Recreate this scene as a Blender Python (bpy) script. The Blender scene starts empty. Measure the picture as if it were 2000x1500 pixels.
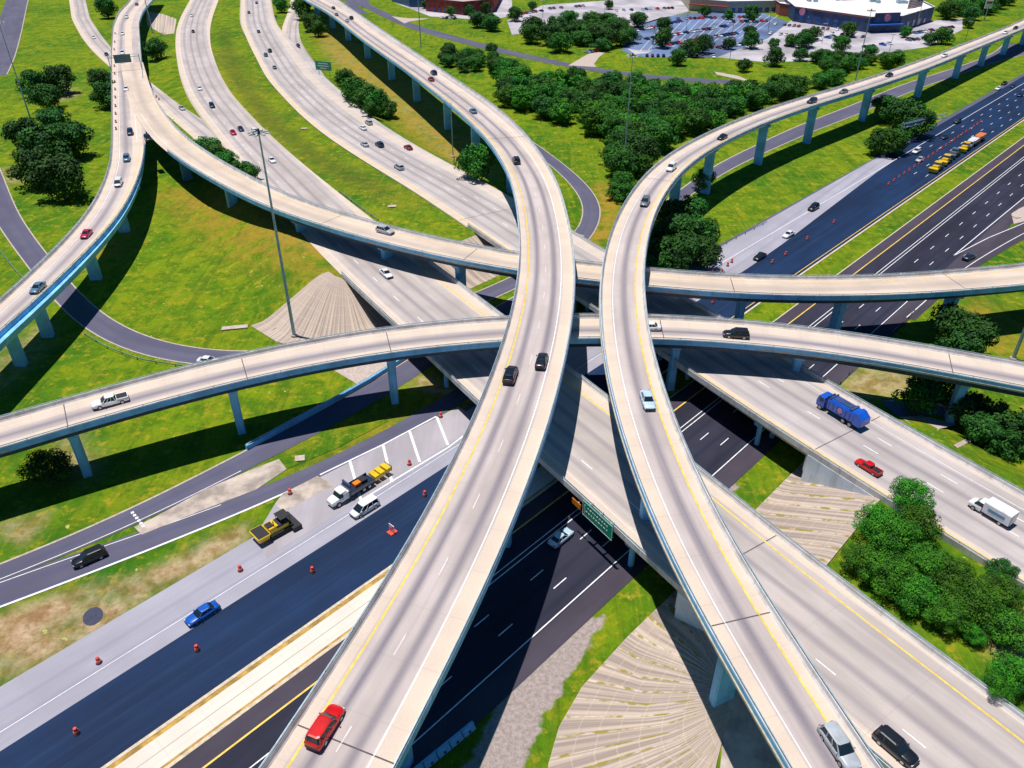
import bpy, bmesh, math, random
import numpy as np
from mathutils import Vector, Matrix
from mathutils.geometry import tessellate_polygon
random.seed(7); rng = np.random.default_rng(7)
SC = bpy.context.scene
COL = SC.collection
R = math.radians

# ------------------------------------------------------------------ camera
H = 93.4; FP = 1549.0; PIT = R(33.6); SN, CS = math.sin(PIT), math.cos(PIT)
cam = bpy.data.cameras.new('camera'); cam.sensor_width = 36; cam.lens = 36*FP/2000
cam.clip_end = 9000; cam.clip_start = 0.5
co = bpy.data.objects.new('camera', cam); COL.objects.link(co)
co.location = (0, 0, H); co.rotation_euler = (R(90)-PIT, 0, 0); SC.camera = co

def up(px, py, z=0.0):                       # photo pixel -> world point on the plane at height z
    x = px-1000.0; y = 750.0-py
    k = (H-z)/(FP*SN-y*CS)
    return np.array([x*k, (y*SN+FP*CS)*k])
def topx(X, Y, Z):
    d = Z-H
    fwd = Y*CS-d*SN; upc = Y*SN+d*CS
    return 1000+FP*X/fwd, 750-FP*upc/fwd
UX, UY = 0.6835, 0.7299                       # along the lower highway (s); t runs across it
def st(s, t): return (UX*s-UY*t, UY*s+UX*t)
def tos(x, y): return UX*x+UY*y, -UY*x+UX*y

# ------------------------------------------------------------------ light
W = bpy.data.worlds.new("World"); SC.world = W; W.use_nodes = True
nt = W.node_tree; bg = nt.nodes['Background']
sky = nt.nodes.new('ShaderNodeTexSky'); sky.sky_type = 'NISHITA'; sky.sun_disc = False
sdir = Vector((-0.17, 0.055, 1)).normalized()
sky.sun_elevation = math.asin(sdir.z); sky.sun_rotation = math.atan2(sdir.x, sdir.y)
sky.ozone_density = 3.0; sky.dust_density = 0.3; sky.air_density = 1.0
hsv = nt.nodes.new('ShaderNodeHueSaturation'); hsv.inputs['Saturation'].default_value = 1.45
nt.links.new(sky.outputs[0], hsv.inputs['Color']); nt.links.new(hsv.outputs[0], bg.inputs[0]); bg.inputs[1].default_value = 0.055
sl = bpy.data.lights.new('sun', 'SUN'); sl.energy = 4.7; sl.angle = R(0.5); sl.color = (1, .95, .89)
so = bpy.data.objects.new('sun', sl); COL.objects.link(so)
so.rotation_euler = (-sdir).to_track_quat('-Z', 'Y').to_euler(); so.location = (0, 0, 200)
SC.view_settings.view_transform = 'Standard'; SC.view_settings.look = 'None'
SC.view_settings.exposure = 0.12; SC.view_settings.gamma = 1
try: SC.cycles.use_denoising = True
except Exception: pass
SC.cycles.max_bounces = 5; SC.cycles.diffuse_bounces = 3; SC.cycles.transparent_max_bounces = 4

# ------------------------------------------------------------------ materials
def mat(name):
    m = bpy.data.materials.new(name); m.use_nodes = True
    return m, m.node_tree, m.node_tree.nodes['Principled BSDF']
def N(t, typ, **kw):
    n = t.nodes.new(typ)
    for k, v in kw.items():
        if k.startswith('i_'):
            n.inputs[int(k[2:]) if k[2:].isdigit() else k[2:]].default_value = v
        else: setattr(n, k, v)
    return n
def math_(t, op, a, b=None, c=None, clamp=False):
    n = t.nodes.new('ShaderNodeMath'); n.operation = op; n.use_clamp = clamp
    for i, v in enumerate((a, b, c)):
        if v is None: continue
        if isinstance(v, (int, float)): n.inputs[i].default_value = v
        else: t.links.new(v, n.inputs[i])
    return n.outputs[0]
def mix(t, f, a, b, mode='MIX'):
    n = t.nodes.new('ShaderNodeMix'); n.data_type = 'RGBA'; n.blend_type = mode
    for i, v in ((0, f), (6, a), (7, b)):
        if isinstance(v, (int, float)): n.inputs[i].default_value = v
        elif isinstance(v, tuple): n.inputs[i].default_value = (*v, 1) if len(v) == 3 else v
        else: t.links.new(v, n.inputs[i])
    return n.outputs[2]
def noise(t, vec, scale, detail=4, rough=.6, dist=0):
    n = t.nodes.new('ShaderNodeTexNoise'); n.inputs['Scale'].default_value = scale
    n.inputs['Detail'].default_value = detail; n.inputs['Roughness'].default_value = rough
    n.inputs['Distortion'].default_value = dist
    if vec is not None: t.links.new(vec, n.inputs['Vector'])
    return n.outputs['Fac']
def ramp(t, f, lo, hi):
    n = t.nodes.new('ShaderNodeMapRange'); n.inputs[1].default_value = lo; n.inputs[2].default_value = hi
    n.interpolation_type = 'SMOOTHSTEP'; t.links.new(f, n.inputs[0]); return n.outputs[0]
def scalev(t, vec, s, rot=0):
    n = t.nodes.new('ShaderNodeMapping'); n.inputs['Scale'].default_value = s
    n.inputs['Rotation'].default_value = (0, 0, rot)
    t.links.new(vec, n.inputs['Vector']); return n.outputs[0]
def objc(t): return t.nodes.new('ShaderNodeTexCoord').outputs['Object']
def bump(t, b, h, strength=.3, dist=.1):
    n = t.nodes.new('ShaderNodeBump'); n.inputs['Strength'].default_value = strength; n.inputs['Distance'].default_value = dist
    t.links.new(h, n.inputs['Height']); t.links.new(n.outputs[0], b.inputs['Normal'])

def m_plain(name, col, rough=.6, metal=0, var=.15, sc=1.5, coat=0, streaks=False):
    m, t, b = mat(name)
    o = objc(t); n = noise(t, o, sc, 3)
    c2 = tuple(max(0, x*(1-var*1.6)) for x in col)
    c1 = tuple(min(1, x*(1+var*.5)) for x in col)
    t.links.new(mix(t, ramp(t, n, .3, .7), c2, c1), b.inputs['Base Color'])
    b.inputs['Roughness'].default_value = rough; b.inputs['Metallic'].default_value = metal
    if streaks:
        sn = noise(t, scalev(t, o, (1.1, 1.1, .10)), 1.0, 5, .7)
        k = math_(t, 'MULTIPLY', ramp(t, sn, .5, .72), .55)
        c0 = b.inputs['Base Color'].links[0].from_socket
        t.links.new(mix(t, k, c0, tuple(x*.5 for x in col)), b.inputs['Base Color'])
    if coat: b.inputs['Coat Weight'].default_value = coat
    return m
def m_road(name, base, bands=(), wear=(.16, .13, .2), tint=None, tband=(), streak=.5, joint=0, rough=.85, patchy=.25):
    """UV in metres: x across, y along. bands: (centre, half width, strength) of dark tyre wear."""
    m, t, b = mat(name)
    uv = t.nodes.new('ShaderNodeTexCoord').outputs['UV']
    sep = t.nodes.new('ShaderNodeSeparateXYZ'); t.links.new(uv, sep.inputs[0]); u, v = sep.outputs[0], sep.outputs[1]
    big = noise(t, scalev(t, uv, (.12, .03, 1)), 1.0, 4)
    st_ = noise(t, scalev(t, uv, (1.6, .02, 1)), 1.0, 4)
    fine = noise(t, scalev(t, uv, (1, 1, 1)), 3.0, 5, .75)
    slab = noise(t, scalev(t, uv, (.05, .19, 1)), 1.0, 0)
    col = mix(t, ramp(t, big, .3, .7), tuple(x*(1-patchy) for x in base), tuple(min(1, x*(1+patchy*.35)) for x in base))
    col = mix(t, math_(t, 'MULTIPLY', ramp(t, st_, .45, .8), streak), col, tuple(.5*x+.5*w for x, w in zip(base, wear)))
    if tint:
        acc = None
        for c, hw, s in tband:
            d = math_(t, 'ABSOLUTE', math_(t, 'SUBTRACT', u, c))
            k = math_(t, 'MULTIPLY', math_(t, 'SUBTRACT', 1.0, ramp(t, d, hw*.8, hw)), s)
            acc = k if acc is None else math_(t, 'MAXIMUM', acc, k)
        col = mix(t, acc, col, tint)
    acc = None
    for c, hw, s in bands:
        d = math_(t, 'ABSOLUTE', math_(t, 'SUBTRACT', u, c))
        k = math_(t, 'MULTIPLY', math_(t, 'SUBTRACT', 1.0, ramp(t, d, 0, hw)), s)
        acc = k if acc is None else math_(t, 'ADD', acc, k, clamp=True)
    if acc is not None:
        acc = math_(t, 'MULTIPLY', acc, math_(t, 'ADD', .55, math_(t, 'MULTIPLY', st_, .8)), clamp=True)
        col = mix(t, acc, col, wear)
    if joint:
        fr = math_(t, 'FRACT', math_(t, 'DIVIDE', v, joint))
        ln = math_(t, 'LESS_THAN', fr, .22/joint)
        col = mix(t, math_(t, 'MULTIPLY', ln, .11), col, tuple(x*.4 for x in base))
    col = mix(t, math_(t, 'MULTIPLY', ramp(t, slab, .42, .6), .13), col, tuple(x*.6 for x in base))
    col = mix(t, math_(t, 'MULTIPLY', ramp(t, fine, .35, .8), .3), col, tuple(x*.72 for x in base))
    t.links.new(col, b.inputs['Base Color']); b.inputs['Roughness'].default_value = rough
    b.inputs['Specular IOR Level'].default_value = .25
    bump(t, b, fine, .25, .03)
    return m
M = {}
CREAM = (.655, .54, .435); LILAC = (.535, .465, .44); WEAR = (.19, .17, .205)
M['deckA'] = m_road('deck_concrete_two_lane', LILAC, [(4.0, 1.05, .95), (7.7, 1.05, .95)], WEAR, CREAM, [(.6, 1.3, .8), (11.0, 1.7, 1)], joint=7.3)
M['deckB'] = m_road('deck_concrete_one_lane', LILAC, [(4.7, 1.3, .9)], WEAR, CREAM, [(.8, 1.6, 1), (8.2, 1.3, 1)], joint=7.3)
M['deckE'] = m_road('deck_concrete_ramp', LILAC, [(5.2, 1.5, .85)], WEAR, CREAM, [(1.4, 2.3, 1), (8.6, 1.9, 1)], joint=7.3)
M['deckD'] = m_road('deck_concrete_light_ramp', CREAM, [(5, 2, .3)], WEAR, patchy=.2, streak=.5, joint=7.3)
M['deckF'] = m_road('deck_concrete_west_ramp', LILAC, [(4.6, 1.4, .7)], WEAR, CREAM, [(.8, 1.6, .9), (8.3, 1.9, 1)], joint=7.3)
M['free'] = m_road('freeway_concrete', (.51, .45, .425), [(5.0, 1.1, .5), (8.7, 1.1, .6), (12.4, 1.1, .55), (16.1, 1.1, .35)], WEAR, CREAM, [(.8, 2.2, .8), (20.6, 2.4, .9)], joint=14)
M['freeR'] = m_road('freeway_concrete_east', (.50, .45, .435), [(4.5, 1.1, .4), (8.2, 1.1, .6), (11.9, 1.1, .6), (15.6, 1.1, .5)], WEAR, CREAM, [(.8, 2.2, .9), (20.6, 2.4, .6)], joint=14)
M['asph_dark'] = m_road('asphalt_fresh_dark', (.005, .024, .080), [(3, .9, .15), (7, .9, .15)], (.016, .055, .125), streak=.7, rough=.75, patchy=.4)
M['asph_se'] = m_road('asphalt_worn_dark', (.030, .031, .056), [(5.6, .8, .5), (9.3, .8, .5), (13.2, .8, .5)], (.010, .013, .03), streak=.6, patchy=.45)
M['asph_se2'] = m_road('asphalt_shoulder', (.066, .055, .078), (), (.03, .03, .06), streak=.5, patchy=.3)
M['asph_grey'] = m_road('asphalt_grey_lane', (.37, .36, .42), [(3.0, .8, .3), (6.2, .8, .3)], (.17, .18, .28), streak=.5, patchy=.15)
M['asph_lilac'] = m_road('asphalt_frontage', (.115, .112, .165), [(2.2, 1, .45), (5.2, 1, .35)], (.075, .08, .17), streak=.4)
M['cream'] = m_road('new_concrete', (.72, .66, .58), [(2.05, .09, 1)], (.22, .17, .12), streak=.4, patchy=.12, joint=6)
M['conc_kerb'] = m_plain('kerb_concrete', (.62, .52, .38), .85)
M['ochre'] = m_plain('kerb_ochre_dirt', (.50, .30, .07), .9, var=.3, sc=.6)
M['gravel'] = m_plain('gravel', (.50, .42, .42), .95, var=.45, sc=1.2)
M['dirt'] = m_plain('bare_dirt', (.40, .26, .15), .95, var=.5, sc=.5)
M['white'] = m_plain('paint_white', (.82, .82, .84), .6, var=.12, sc=1)
M['faint'] = m_plain('paint_worn_white', (.72, .64, .62), .7, var=.1, sc=1)
M['yellow'] = m_plain('paint_yellow', (.85, .56, .10), .6, var=.15, sc=1)
M['barrier'] = m_plain('barrier_concrete', (.66, .64, .64), .8, var=.16, sc=.35, streaks=True)
M['shade_blue'] = m_plain('concrete_shade_blue', (.22, .58, .92), .75, var=.16, sc=.25, streaks=True)  # plain concrete with the blue of sky-lit shade put into its colour
M['girder'] = m_plain('girder_dark', (.035, .06, .10), .7, var=.25)  # dark blue tone with slight random variation
M['wingwall'] = m_plain('wing_wall_skylight_tint', (.66, .76, .88), .8, var=.12, sc=.2, streaks=True)  # pale blue skylight tint painted into the wall's colour
M['tan'] = m_plain('tan_concrete', (.48, .42, .32), .85)
M['joint'] = m_plain('joint_rubber', (.09, .08, .09), .8)
M['steel'] = m_plain('galvanised_steel', (.34, .50, .58), .45, .4)
M['steel_dk'] = m_plain('dark_steel', (.05, .07, .10), .5, .5)
M['sign'] = m_plain('sign_green', (.0, .30, .18), .4, var=.1)
M['signback'] = m_plain('sign_back', (.06, .16, .17), .5)
M['lamp'] = m_plain('lamp_housing', (.62, .62, .60), .5)
M['trunk'] = m_plain('bark', (.10, .075, .05), .9, var=.3, sc=4)
M['tyre'] = m_plain('rubber', (.012, .012, .014), .8)
M['rim'] = m_plain('alloy', (.45, .47, .5), .35, .8)
M['glass'] = m_plain('car_glass', (.012, .022, .035), .06, 0, var=.1)
M['hl'] = m_plain('headlamp_lens', (.75, .78, .8), .1)
M['tl'] = m_plain('tail_lamp_lens', (.35, .01, .01), .2)
M['blackpl'] = m_plain('black_plastic', (.015, .015, .018), .6)
M['drum'] = m_plain('orange_plastic', (.85, .07, .03), .5, var=.08)
M['brick'] = m_plain('brick_red', (.28, .045, .035), .85, var=.3, sc=.3)
M['roofpink'] = m_plain('roof_gravel', (.50, .40, .38), .9)
M['roofwhite'] = m_plain('roof_white', (.75, .72, .70), .8, var=.1, sc=.1)
M['wallblue'] = m_plain('wall_dark_blue', (.035, .07, .18), .6, var=.3, sc=.2)
M['wallred'] = m_plain('wall_brick_orange', (.35, .09, .06), .85)
M['winblue'] = m_plain('shop_glass', (.02, .09, .30), .15)
M['awning'] = m_plain('awning_blue', (.02, .12, .50), .5)
M['pink'] = m_plain('sign_disc_pink', (.65, .25, .40), .5)
M['lot'] = m_plain('parking_asphalt', (.12, .18, .33), .9, var=.3, sc=.03)
M['lotlight'] = m_plain('parking_concrete', (.46, .43, .47), .9, var=.25, sc=.04)
M['path'] = m_plain('path_concrete', (.50, .41, .36), .9)
M['gore'] = m_plain('gore_old_concrete', (.50, .42, .36), .9, var=.28, sc=.25)
PAINT = dict(white=(.80, .82, .84), silver=(.42, .46, .50), grey=(.14, .16, .19), black=(.010, .012, .018), navy=(.012, .03, .08),
             red=(.62, .005, .003), darkred=(.30, .008, .02), magenta=(.50, .01, .06), blue=(.005, .10, .48), teal=(.05, .25, .42),
             steel=(.10, .20, .30), yellow=(.80, .52, .01), orange=(.80, .22, .01), truckblue=(.01, .10, .55), iceblue=(.50, .68, .82))
for k, c in PAINT.items():
    M['p_'+k] = m_plain('car_paint_'+k, c, .32, .0, var=.12, sc=.8, coat=.5)

def m_foliage(name, c1, c2):
    m, t, b = mat(name)
    geo = t.nodes.new('ShaderNodeObjectInfo'); o = objc(t)
    n = noise(t, o, .45, 3); n2 = noise(t, o, 2.2, 2)
    col = mix(t, ramp(t, n, .35, .65), c1, c2)
    col = mix(t, math_(t, 'MULTIPLY', ramp(t, n2, .5, .75), .6), col, tuple(min(1, x*1.8) for x in c2))
    hs = t.nodes.new('ShaderNodeHueSaturation')
    t.links.new(col, hs.inputs['Color'])
    t.links.new(math_(t, 'ADD', .48, math_(t, 'MULTIPLY', geo.outputs['Random'], .035)), hs.inputs['Hue'])
    t.links.new(math_(t, 'ADD', .7, math_(t, 'MULTIPLY', geo.outputs['Random'], .7)), hs.inputs['Value'])
    t.links.new(hs.outputs[0], b.inputs['Base Color'])
    b.inputs['Roughness'].default_value = .7; b.inputs['Specular IOR Level'].default_value = .2
    return m
M['leaf'] = m_foliage('foliage_green', (.010, .068, .006), (.058, .235, .010))
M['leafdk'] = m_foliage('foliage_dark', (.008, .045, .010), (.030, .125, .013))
M['leafmd'] = m_foliage('foliage_mid', (.009, .055, .008), (.038, .165, .011))

def m_grass():
    m, t, b = mat('grass_ground')
    o = objc(t)
    big = noise(t, o, .018, 5, .6); mid = noise(t, o, .09, 5, .65); fine = noise(t, o, 1.1, 6, .8)
    mow = noise(t, scalev(t, o, (.55, .03, 1), R(38)), 1.0, 4, .6, 1.6)
    mow2 = noise(t, scalev(t, o, (.22, .012, 1), R(-28)), 1.0, 4, .6, 1.5)
    clump = noise(t, o, .38, 5, .7); clump2 = noise(t, o, .17, 6, .75, .4)
    col = mix(t, ramp(t, big, .38, .6), (.036, .150, .008), (.155, .245, .006))
    col = mix(t, math_(t, 'MULTIPLY', ramp(t, mid, .42, .66), .7), col, (.21, .25, .007))
    col = mix(t, math_(t, 'MULTIPLY', ramp(t, clump2, .44, .60), .65), col, (.030, .12, .006))
    col = mix(t, math_(t, 'MULTIPLY', ramp(t, clump, .52, .66), .8), col, (.36, .29, .02))
    col = mix(t, math_(t, 'MULTIPLY', ramp(t, mow, .5, .68), .34), col, (.30, .28, .02))
    col = mix(t, math_(t, 'MULTIPLY', ramp(t, mow2, .52, .7), .4), col, (.03, .10, .006))
    a = t.nodes.new('ShaderNodeAttribute'); a.attribute_name = 'dirt'
    dn = math_(t, 'MULTIPLY', a.outputs['Fac'], ramp(t, mid, .25, .6), clamp=True)
    col = mix(t, dn, col, mix(t, ramp(t, noise(t, o, .35, 4), .35, .65), (.30, .17, .08), (.55, .40, .26)))
    a2 = t.nodes.new('ShaderNodeAttribute'); a2.attribute_name = 'dry'
    dn = math_(t, 'MULTIPLY', a2.outputs['Fac'], ramp(t, noise(t, o, .2, 4), .3, .6), clamp=True)
    col = mix(t, dn, col, (.36, .22, .03))
    a4 = t.nodes.new('ShaderNodeAttribute'); a4.attribute_name = 'swale_shade'
    col = mix(t, math_(t, 'MULTIPLY', a4.outputs['Fac'], .45), col, (.06, .09, .012))  # dark stripe put into the grass colour as the swale's shading
    a3 = t.nodes.new('ShaderNodeAttribute'); a3.attribute_name = 'gravel'
    gr = mix(t, ramp(t, noise(t, o, 1.6, 5, .8), .35, .65), (.27, .22, .20), (.42, .35, .33))
    gk = ramp(t, math_(t, 'ADD', a3.outputs['Fac'], math_(t, 'MULTIPLY', math_(t, 'SUBTRACT', noise(t, o, .5, 4), .5), .8)), .35, .6)
    col = mix(t, math_(t, 'MULTIPLY', ramp(t, fine, .42, .72), .45), col, (.03, .08, .004))
    col = mix(t, gk, col, gr)
    sp = noise(t, o, .6, 2, .5)
    col = mix(t, ramp(t, sp, .72, .76), col, (.45, .42, .12))
    t.links.new(col, b.inputs['Base Color']); b.inputs['Roughness'].default_value = .95
    b.inputs['Specular IOR Level'].default_value = .1
    bump(t, b, math_(t, 'ADD', fine, mid), .6, .35)
    return m
M['grass'] = m_grass()
def m_fan(name, grassy):
    m, t, b = mat(name)
    uv = t.nodes.new('ShaderNodeTexCoord').outputs['UV']; o = objc(t)
    sep = t.nodes.new('ShaderNodeSeparateXYZ'); t.links.new(uv, sep.inputs[0]); u, v = sep.outputs[0], sep.outputs[1]
    n1 = noise(t, scalev(t, uv, (.5, 5, 1)), 1.2, 3, .5); n2 = noise(t, o, .5, 5, .7)
    col = mix(t, ramp(t, n1, .35, .65), (.29, .23, .195), (.53, .43, .35))
    col = mix(t, math_(t, 'MULTIPLY', ramp(t, n2, .4, .8), .4), col, (.34, .27, .28))
    fr = math_(t, 'ABSOLUTE', math_(t, 'SUBTRACT', math_(t, 'FRACT', v), .5))
    ln = math_(t, 'GREATER_THAN', fr, .46)
    fr2 = math_(t, 'ABSOLUTE', math_(t, 'SUBTRACT', math_(t, 'FRACT', math_(t, 'MULTIPLY', u, 8)), .5))
    ln2 = math_(t, 'GREATER_THAN', fr2, .47)
    col = mix(t, math_(t, 'MAXIMUM', math_(t, 'MULTIPLY', ln, .55), math_(t, 'MULTIPLY', ln2, .2)), col, (.72, .60, .44))
    if grassy:
        gn = noise(t, scalev(t, uv, (9, 1.2, 1)), 1.0, 4)
        g = math_(t, 'MULTIPLY', math_(t, 'GREATER_THAN', fr, math_(t, 'SUBTRACT', .66, math_(t, 'MULTIPLY', gn, .42))), ramp(t, gn, .42, .58))
        col = mix(t, math_(t, 'MULTIPLY', g, .9), col, (.26, .21, .02))
    t.links.new(col, b.inputs['Base Color']); b.inputs['Roughness'].default_value = .9
    bump(t, b, n2, .3, .1)
    return m
M['fan'] = m_fan('slope_paving_streaked', False); M['fang'] = m_fan('slope_paving_weedy', True)

# ------------------------------------------------------------------ objects
def tag(o, label=None, cat=None, group=None, kind=None):
    if label: o['label'] = label
    if cat: o['category'] = cat
    if group: o['group'] = group
    if kind: o['kind'] = kind
    return o
def empty(name, loc=(0, 0, 0), rz=0, **k):
    o = bpy.data.objects.new(name, None); COL.objects.link(o); o.location = loc; o.rotation_euler = (0, 0, rz)
    o.empty_display_size = .5
    return tag(o, **k)
class MB:
    def __init__(s): s.v = []; s.f = []; s.uv = []; s.hasuv = False
    def add(s, vs, fs, uvs=None):
        k = len(s.v); s.v += [tuple(map(float, p)) for p in vs]; s.f += [tuple(i+k for i in f) for f in fs]
        if uvs is not None: s.hasuv = True; s.uv += [tuple(map(float, q)) for q in uvs]
        else: s.uv += [(0, 0)]*len(vs)
        return s
    def each(s, name, m, parent, n=None):
        """one object per piece; n = number of faces in a piece"""
        out = []; k = 0; f = s.f
        while k < len(f):
            fs = f[k:k+n]; idx = sorted({i for q in fs for i in q}); mp = {i: j for j, i in enumerate(idx)}
            q = MB(); q.add([s.v[i] for i in idx], [tuple(mp[i] for i in g) for g in fs]); out.append(q.build(name, m, parent)); k += n
        return out
    def box(s, c, d, rz=0, taper=1.0, tapy=None):
        tapy = taper if tapy is None else tapy
        x, y, z = d[0]/2, d[1]/2, d[2]/2; ca, sa = math.cos(rz), math.sin(rz); vs = []
        for zz, k, ky in ((-z, 1, 1), (z, taper, tapy)):
            for a, b in ((-x, -y), (x, -y), (x, y), (-x, y)):
                a *= k; b *= ky; vs.append((c[0]+a*ca-b*sa, c[1]+a*sa+b*ca, c[2]+zz))
        return s.add(vs, [(3, 2, 1, 0), (4, 5, 6, 7), (0, 1, 5, 4), (1, 2, 6, 5), (2, 3, 7, 6), (3, 0, 4, 7)])
    def tube(s, a, b, r, r2=None, n=8):
        a, b = Vector(a), Vector(b); d = (b-a)
        if d.length < 1e-6: return s
        q = d.to_track_quat('Z', 'Y'); r2 = r if r2 is None else r2; vs = []
        for p, rr in ((a, r), (b, r2)):
            for i in range(n):
                an = 2*math.pi*i/n; vs.append(p+q@Vector((rr*math.cos(an), rr*math.sin(an), 0)))
        fs = [(i, (i+1) % n, n+(i+1) % n, n+i) for i in range(n)]+[tuple(range(n-1, -1, -1)), tuple(range(n, 2*n))]
        return s.add(vs, fs)
    def loft(s, rings, cap=True):
        n = len(rings[0]); vs = [p for r in rings for p in r]; fs = []
        for j in range(len(rings)-1):
            for i in range(n):
                k = (i+1) % n; fs.append((j*n+i, j*n+k, (j+1)*n+k, (j+1)*n+i))
        if cap: fs += [tuple(range(n-1, -1, -1)), tuple(range((len(rings)-1)*n, len(rings)*n))]
        return s.add(vs, fs)
    def mesh(s, name, m=None, smooth=False):
        me = bpy.data.meshes.new(name); me.from_pydata(s.v, [], s.f)
        if s.hasuv:
            ul = me.uv_layers.new(name='UVMap')
            idx = np.empty(len(me.loops), dtype=np.int32); me.loops.foreach_get('vertex_index', idx)
            ul.data.foreach_set('uv', np.array(s.uv, dtype=np.float32)[idx].ravel())
        if m: me.materials.append(m if not isinstance(m, str) else M[m])
        if smooth: me.polygons.foreach_set('use_smooth', [True]*len(me.polygons))
        me.update(); return me
    def build(s, name, m, parent=None, smooth=False, **k):
        o = bpy.data.objects.new(name, s.mesh(name, m, smooth)); COL.objects.link(o)
        if parent: o.parent = parent; o.matrix_parent_inverse = parent.matrix_world.inverted() if False else Matrix()
        return tag(o, **k)
def inst(name, me, parent, loc=(0, 0, 0), rot=(0, 0, 0), m=None, scale=None):
    o = bpy.data.objects.new(name, me); COL.objects.link(o)
    if parent: o.parent = parent
    o.location = loc; o.rotation_euler = rot
    if scale: o.scale = scale
    if m:
        o.material_slots[0].link = 'OBJECT'; o.material_slots[0].material = M[m]
    return o

# ------------------------------------------------------------------ terrain
def zC(x, y):
    return np.interp(y, [190, 280, 400, 600], [7, 4.6, 2.0, .8])
def upC(px, py, off=0.0):
    z = 7.0
    for _ in range(25):
        p = up(px, py, z+off); z = float(zC(p[0], p[1]))
    return p
CLL = [(370, 0), (350, 32), (342, 62), (342, 95), (350, 140), (362, 175), (385, 210), (440, 282), (500, 352), (585, 450), (625, 492), (675, 547), (750, 617), (842, 697), (895, 750), (937, 792), (1050, 892), (1140, 970), (1200, 1030), (1285, 1125), (1357, 1192), (1430, 1247), (1520, 1315), (1600, 1375), (1680, 1437), (1755, 1500), (1850, 1590)]
CLR = [(425, 0), (410, 50), (410, 87), (425, 137), (450, 185), (500, 240), (532, 270), (582, 312), (625, 342), (662, 375), (750, 440), (857, 517), (925, 570), (985, 612), (1107, 712), (1157, 750), (1192, 775), (1350, 895), (1425, 947), (1500, 1015), (1575, 1075), (1645, 1125), (1750, 1212), (1875, 1310), (2000, 1400), (2120, 1490)]
CRL = [(472, 0), (470, 32), (480, 67), (500, 120), (537, 170), (582, 220), (640, 265), (700, 302), (750, 332), (817, 375), (900, 427), (975, 482), (1127, 575), (1167, 605), (1305, 692), (1370, 737), (1500, 830), (1575, 877), (1612, 902), (1712, 967), (1850, 1045), (1912, 1090), (2050, 1170)]
CRR = [(527, 0), (535, 45), (565, 75), (607, 110), (625, 142), (660, 170), (732, 230), (775, 260), (825, 290), (857, 310), (900, 325), (975, 370), (1130, 457), (1175, 485), (1360, 590), (1547, 702), (1640, 760), (1700, 792), (1825, 857), (1925, 915), (2000, 962), (2150, 1045)]
def wpts(px, n=120):
    P = np.array(px, float); d = np.r_[0, np.cumsum(np.hypot(*np.diff(P, axis=0).T))]
    t = np.linspace(0, d[-1], n); P = np.c_[np.interp(t, d, P[:, 0]), np.interp(t, d, P[:, 1])]
    return P
def wC(px): return np.array([upC(*q, .5) for q in wpts(px)])
def smooth(a, sig):
    k = np.exp(-.5*(np.arange(-int(3*sig), int(3*sig)+1)/sig)**2); k /= k.sum(); n = len(k)//2
    pad = np.r_[2*a[0]-a[1:n+1][::-1], a, 2*a[-1]-a[-n-1:-1][::-1]]
    return np.convolve(pad, k, 'valid')
TN, TS = 150.0, 24.0
wl, wr = wC(CLL), wC(CRR)
tl = tos(wl[:, 0], wl[:, 1])[1]; tr = tos(wr[:, 0], wr[:, 1])[1]
def outward(pts, d, sign):
    tn = np.gradient(pts, axis=0); tn /= np.hypot(tn[:, 0], tn[:, 1])[:, None]
    return pts+sign*d*np.c_[tn[:, 1], -tn[:, 0]]      # sign>0: right of travel direction
polyN = np.vstack([[[-400, 1500]], [upC(290, 150)], [upC(312, 205)], [upC(350, 248)], [upC(400, 300)], outward(wl[(tl > TN) & (wl[:, 1] < 300)], 4.5, 1), wr[tr > TN-2][::-1], [[upC(590, 0)[0], 700]], [[100, 1500]]])
sl_, sr_ = outward(wl[tl < TS], -2.5, 1), wr[tr < TS]
polyS = np.vstack([sl_, [[sl_[-1][0]+200, -200]], [[400, -100]], [[300, 20]], outward(sr_, 2, -1)[::-1]])
def pdist(x, y, poly):
    inside = np.zeros(x.shape, bool); best = np.full(x.shape, 1e9)
    n = len(poly)
    for i in range(n):
        ax, ay = poly[i]; bx, by = poly[(i+1) % n]
        dx, dy = bx-ax, by-ay; L = dx*dx+dy*dy
        if L < 1e-9: continue
        t = np.clip(((x-ax)*dx+(y-ay)*dy)/L, 0, 1)
        best = np.minimum(best, np.hypot(x-ax-t*dx, y-ay-t*dy))
        cr = ((ay > y) != (by > y))
        with np.errstate(divide='ignore', invalid='ignore'):
            xi = ax+(y-ay)*dx/(dy if dy != 0 else 1e-9)
        inside ^= cr & (x < xi)
    return np.where(inside, 0, best)
GX = np.arange(-460, 601, 2.5); GY = np.arange(20, 801, 2.5)
XX, YY = np.meshgrid(GX, GY)
dN, dS = pdist(XX, YY, polyN), pdist(XX, YY, polyS)
ztop = zC(XX, YY)-.3
steep = np.clip((dN-0)/40, 0, 1)
HG = np.maximum(0, np.maximum(ztop-dN/2.3, (7-.3)-dS/2.2))
def hgt(x, y):
    i = (np.clip(x, GX[0], GX[-1]-1e-6)-GX[0])/2.5; j = (np.clip(y, GY[0], GY[-1]-1e-6)-GY[0])/2.5
    i0 = np.floor(i).astype(int); j0 = np.floor(j).astype(int); a = i-i0; b = j-j0
    i1 = np.minimum(i0+1, len(GX)-1); j1 = np.minimum(j0+1, len(GY)-1)
    return HG[j0, i0]*(1-a)*(1-b)+HG[j0, i1]*a*(1-b)+HG[j1, i0]*(1-a)*b+HG[j1, i1]*a*b
def ghit(px, py):
    z = 0.0
    for _ in range(40):
        p = up(px, py, z); z = .5*z+.5*float(hgt(p[0], p[1]))
    return p[0], p[1], z
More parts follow.
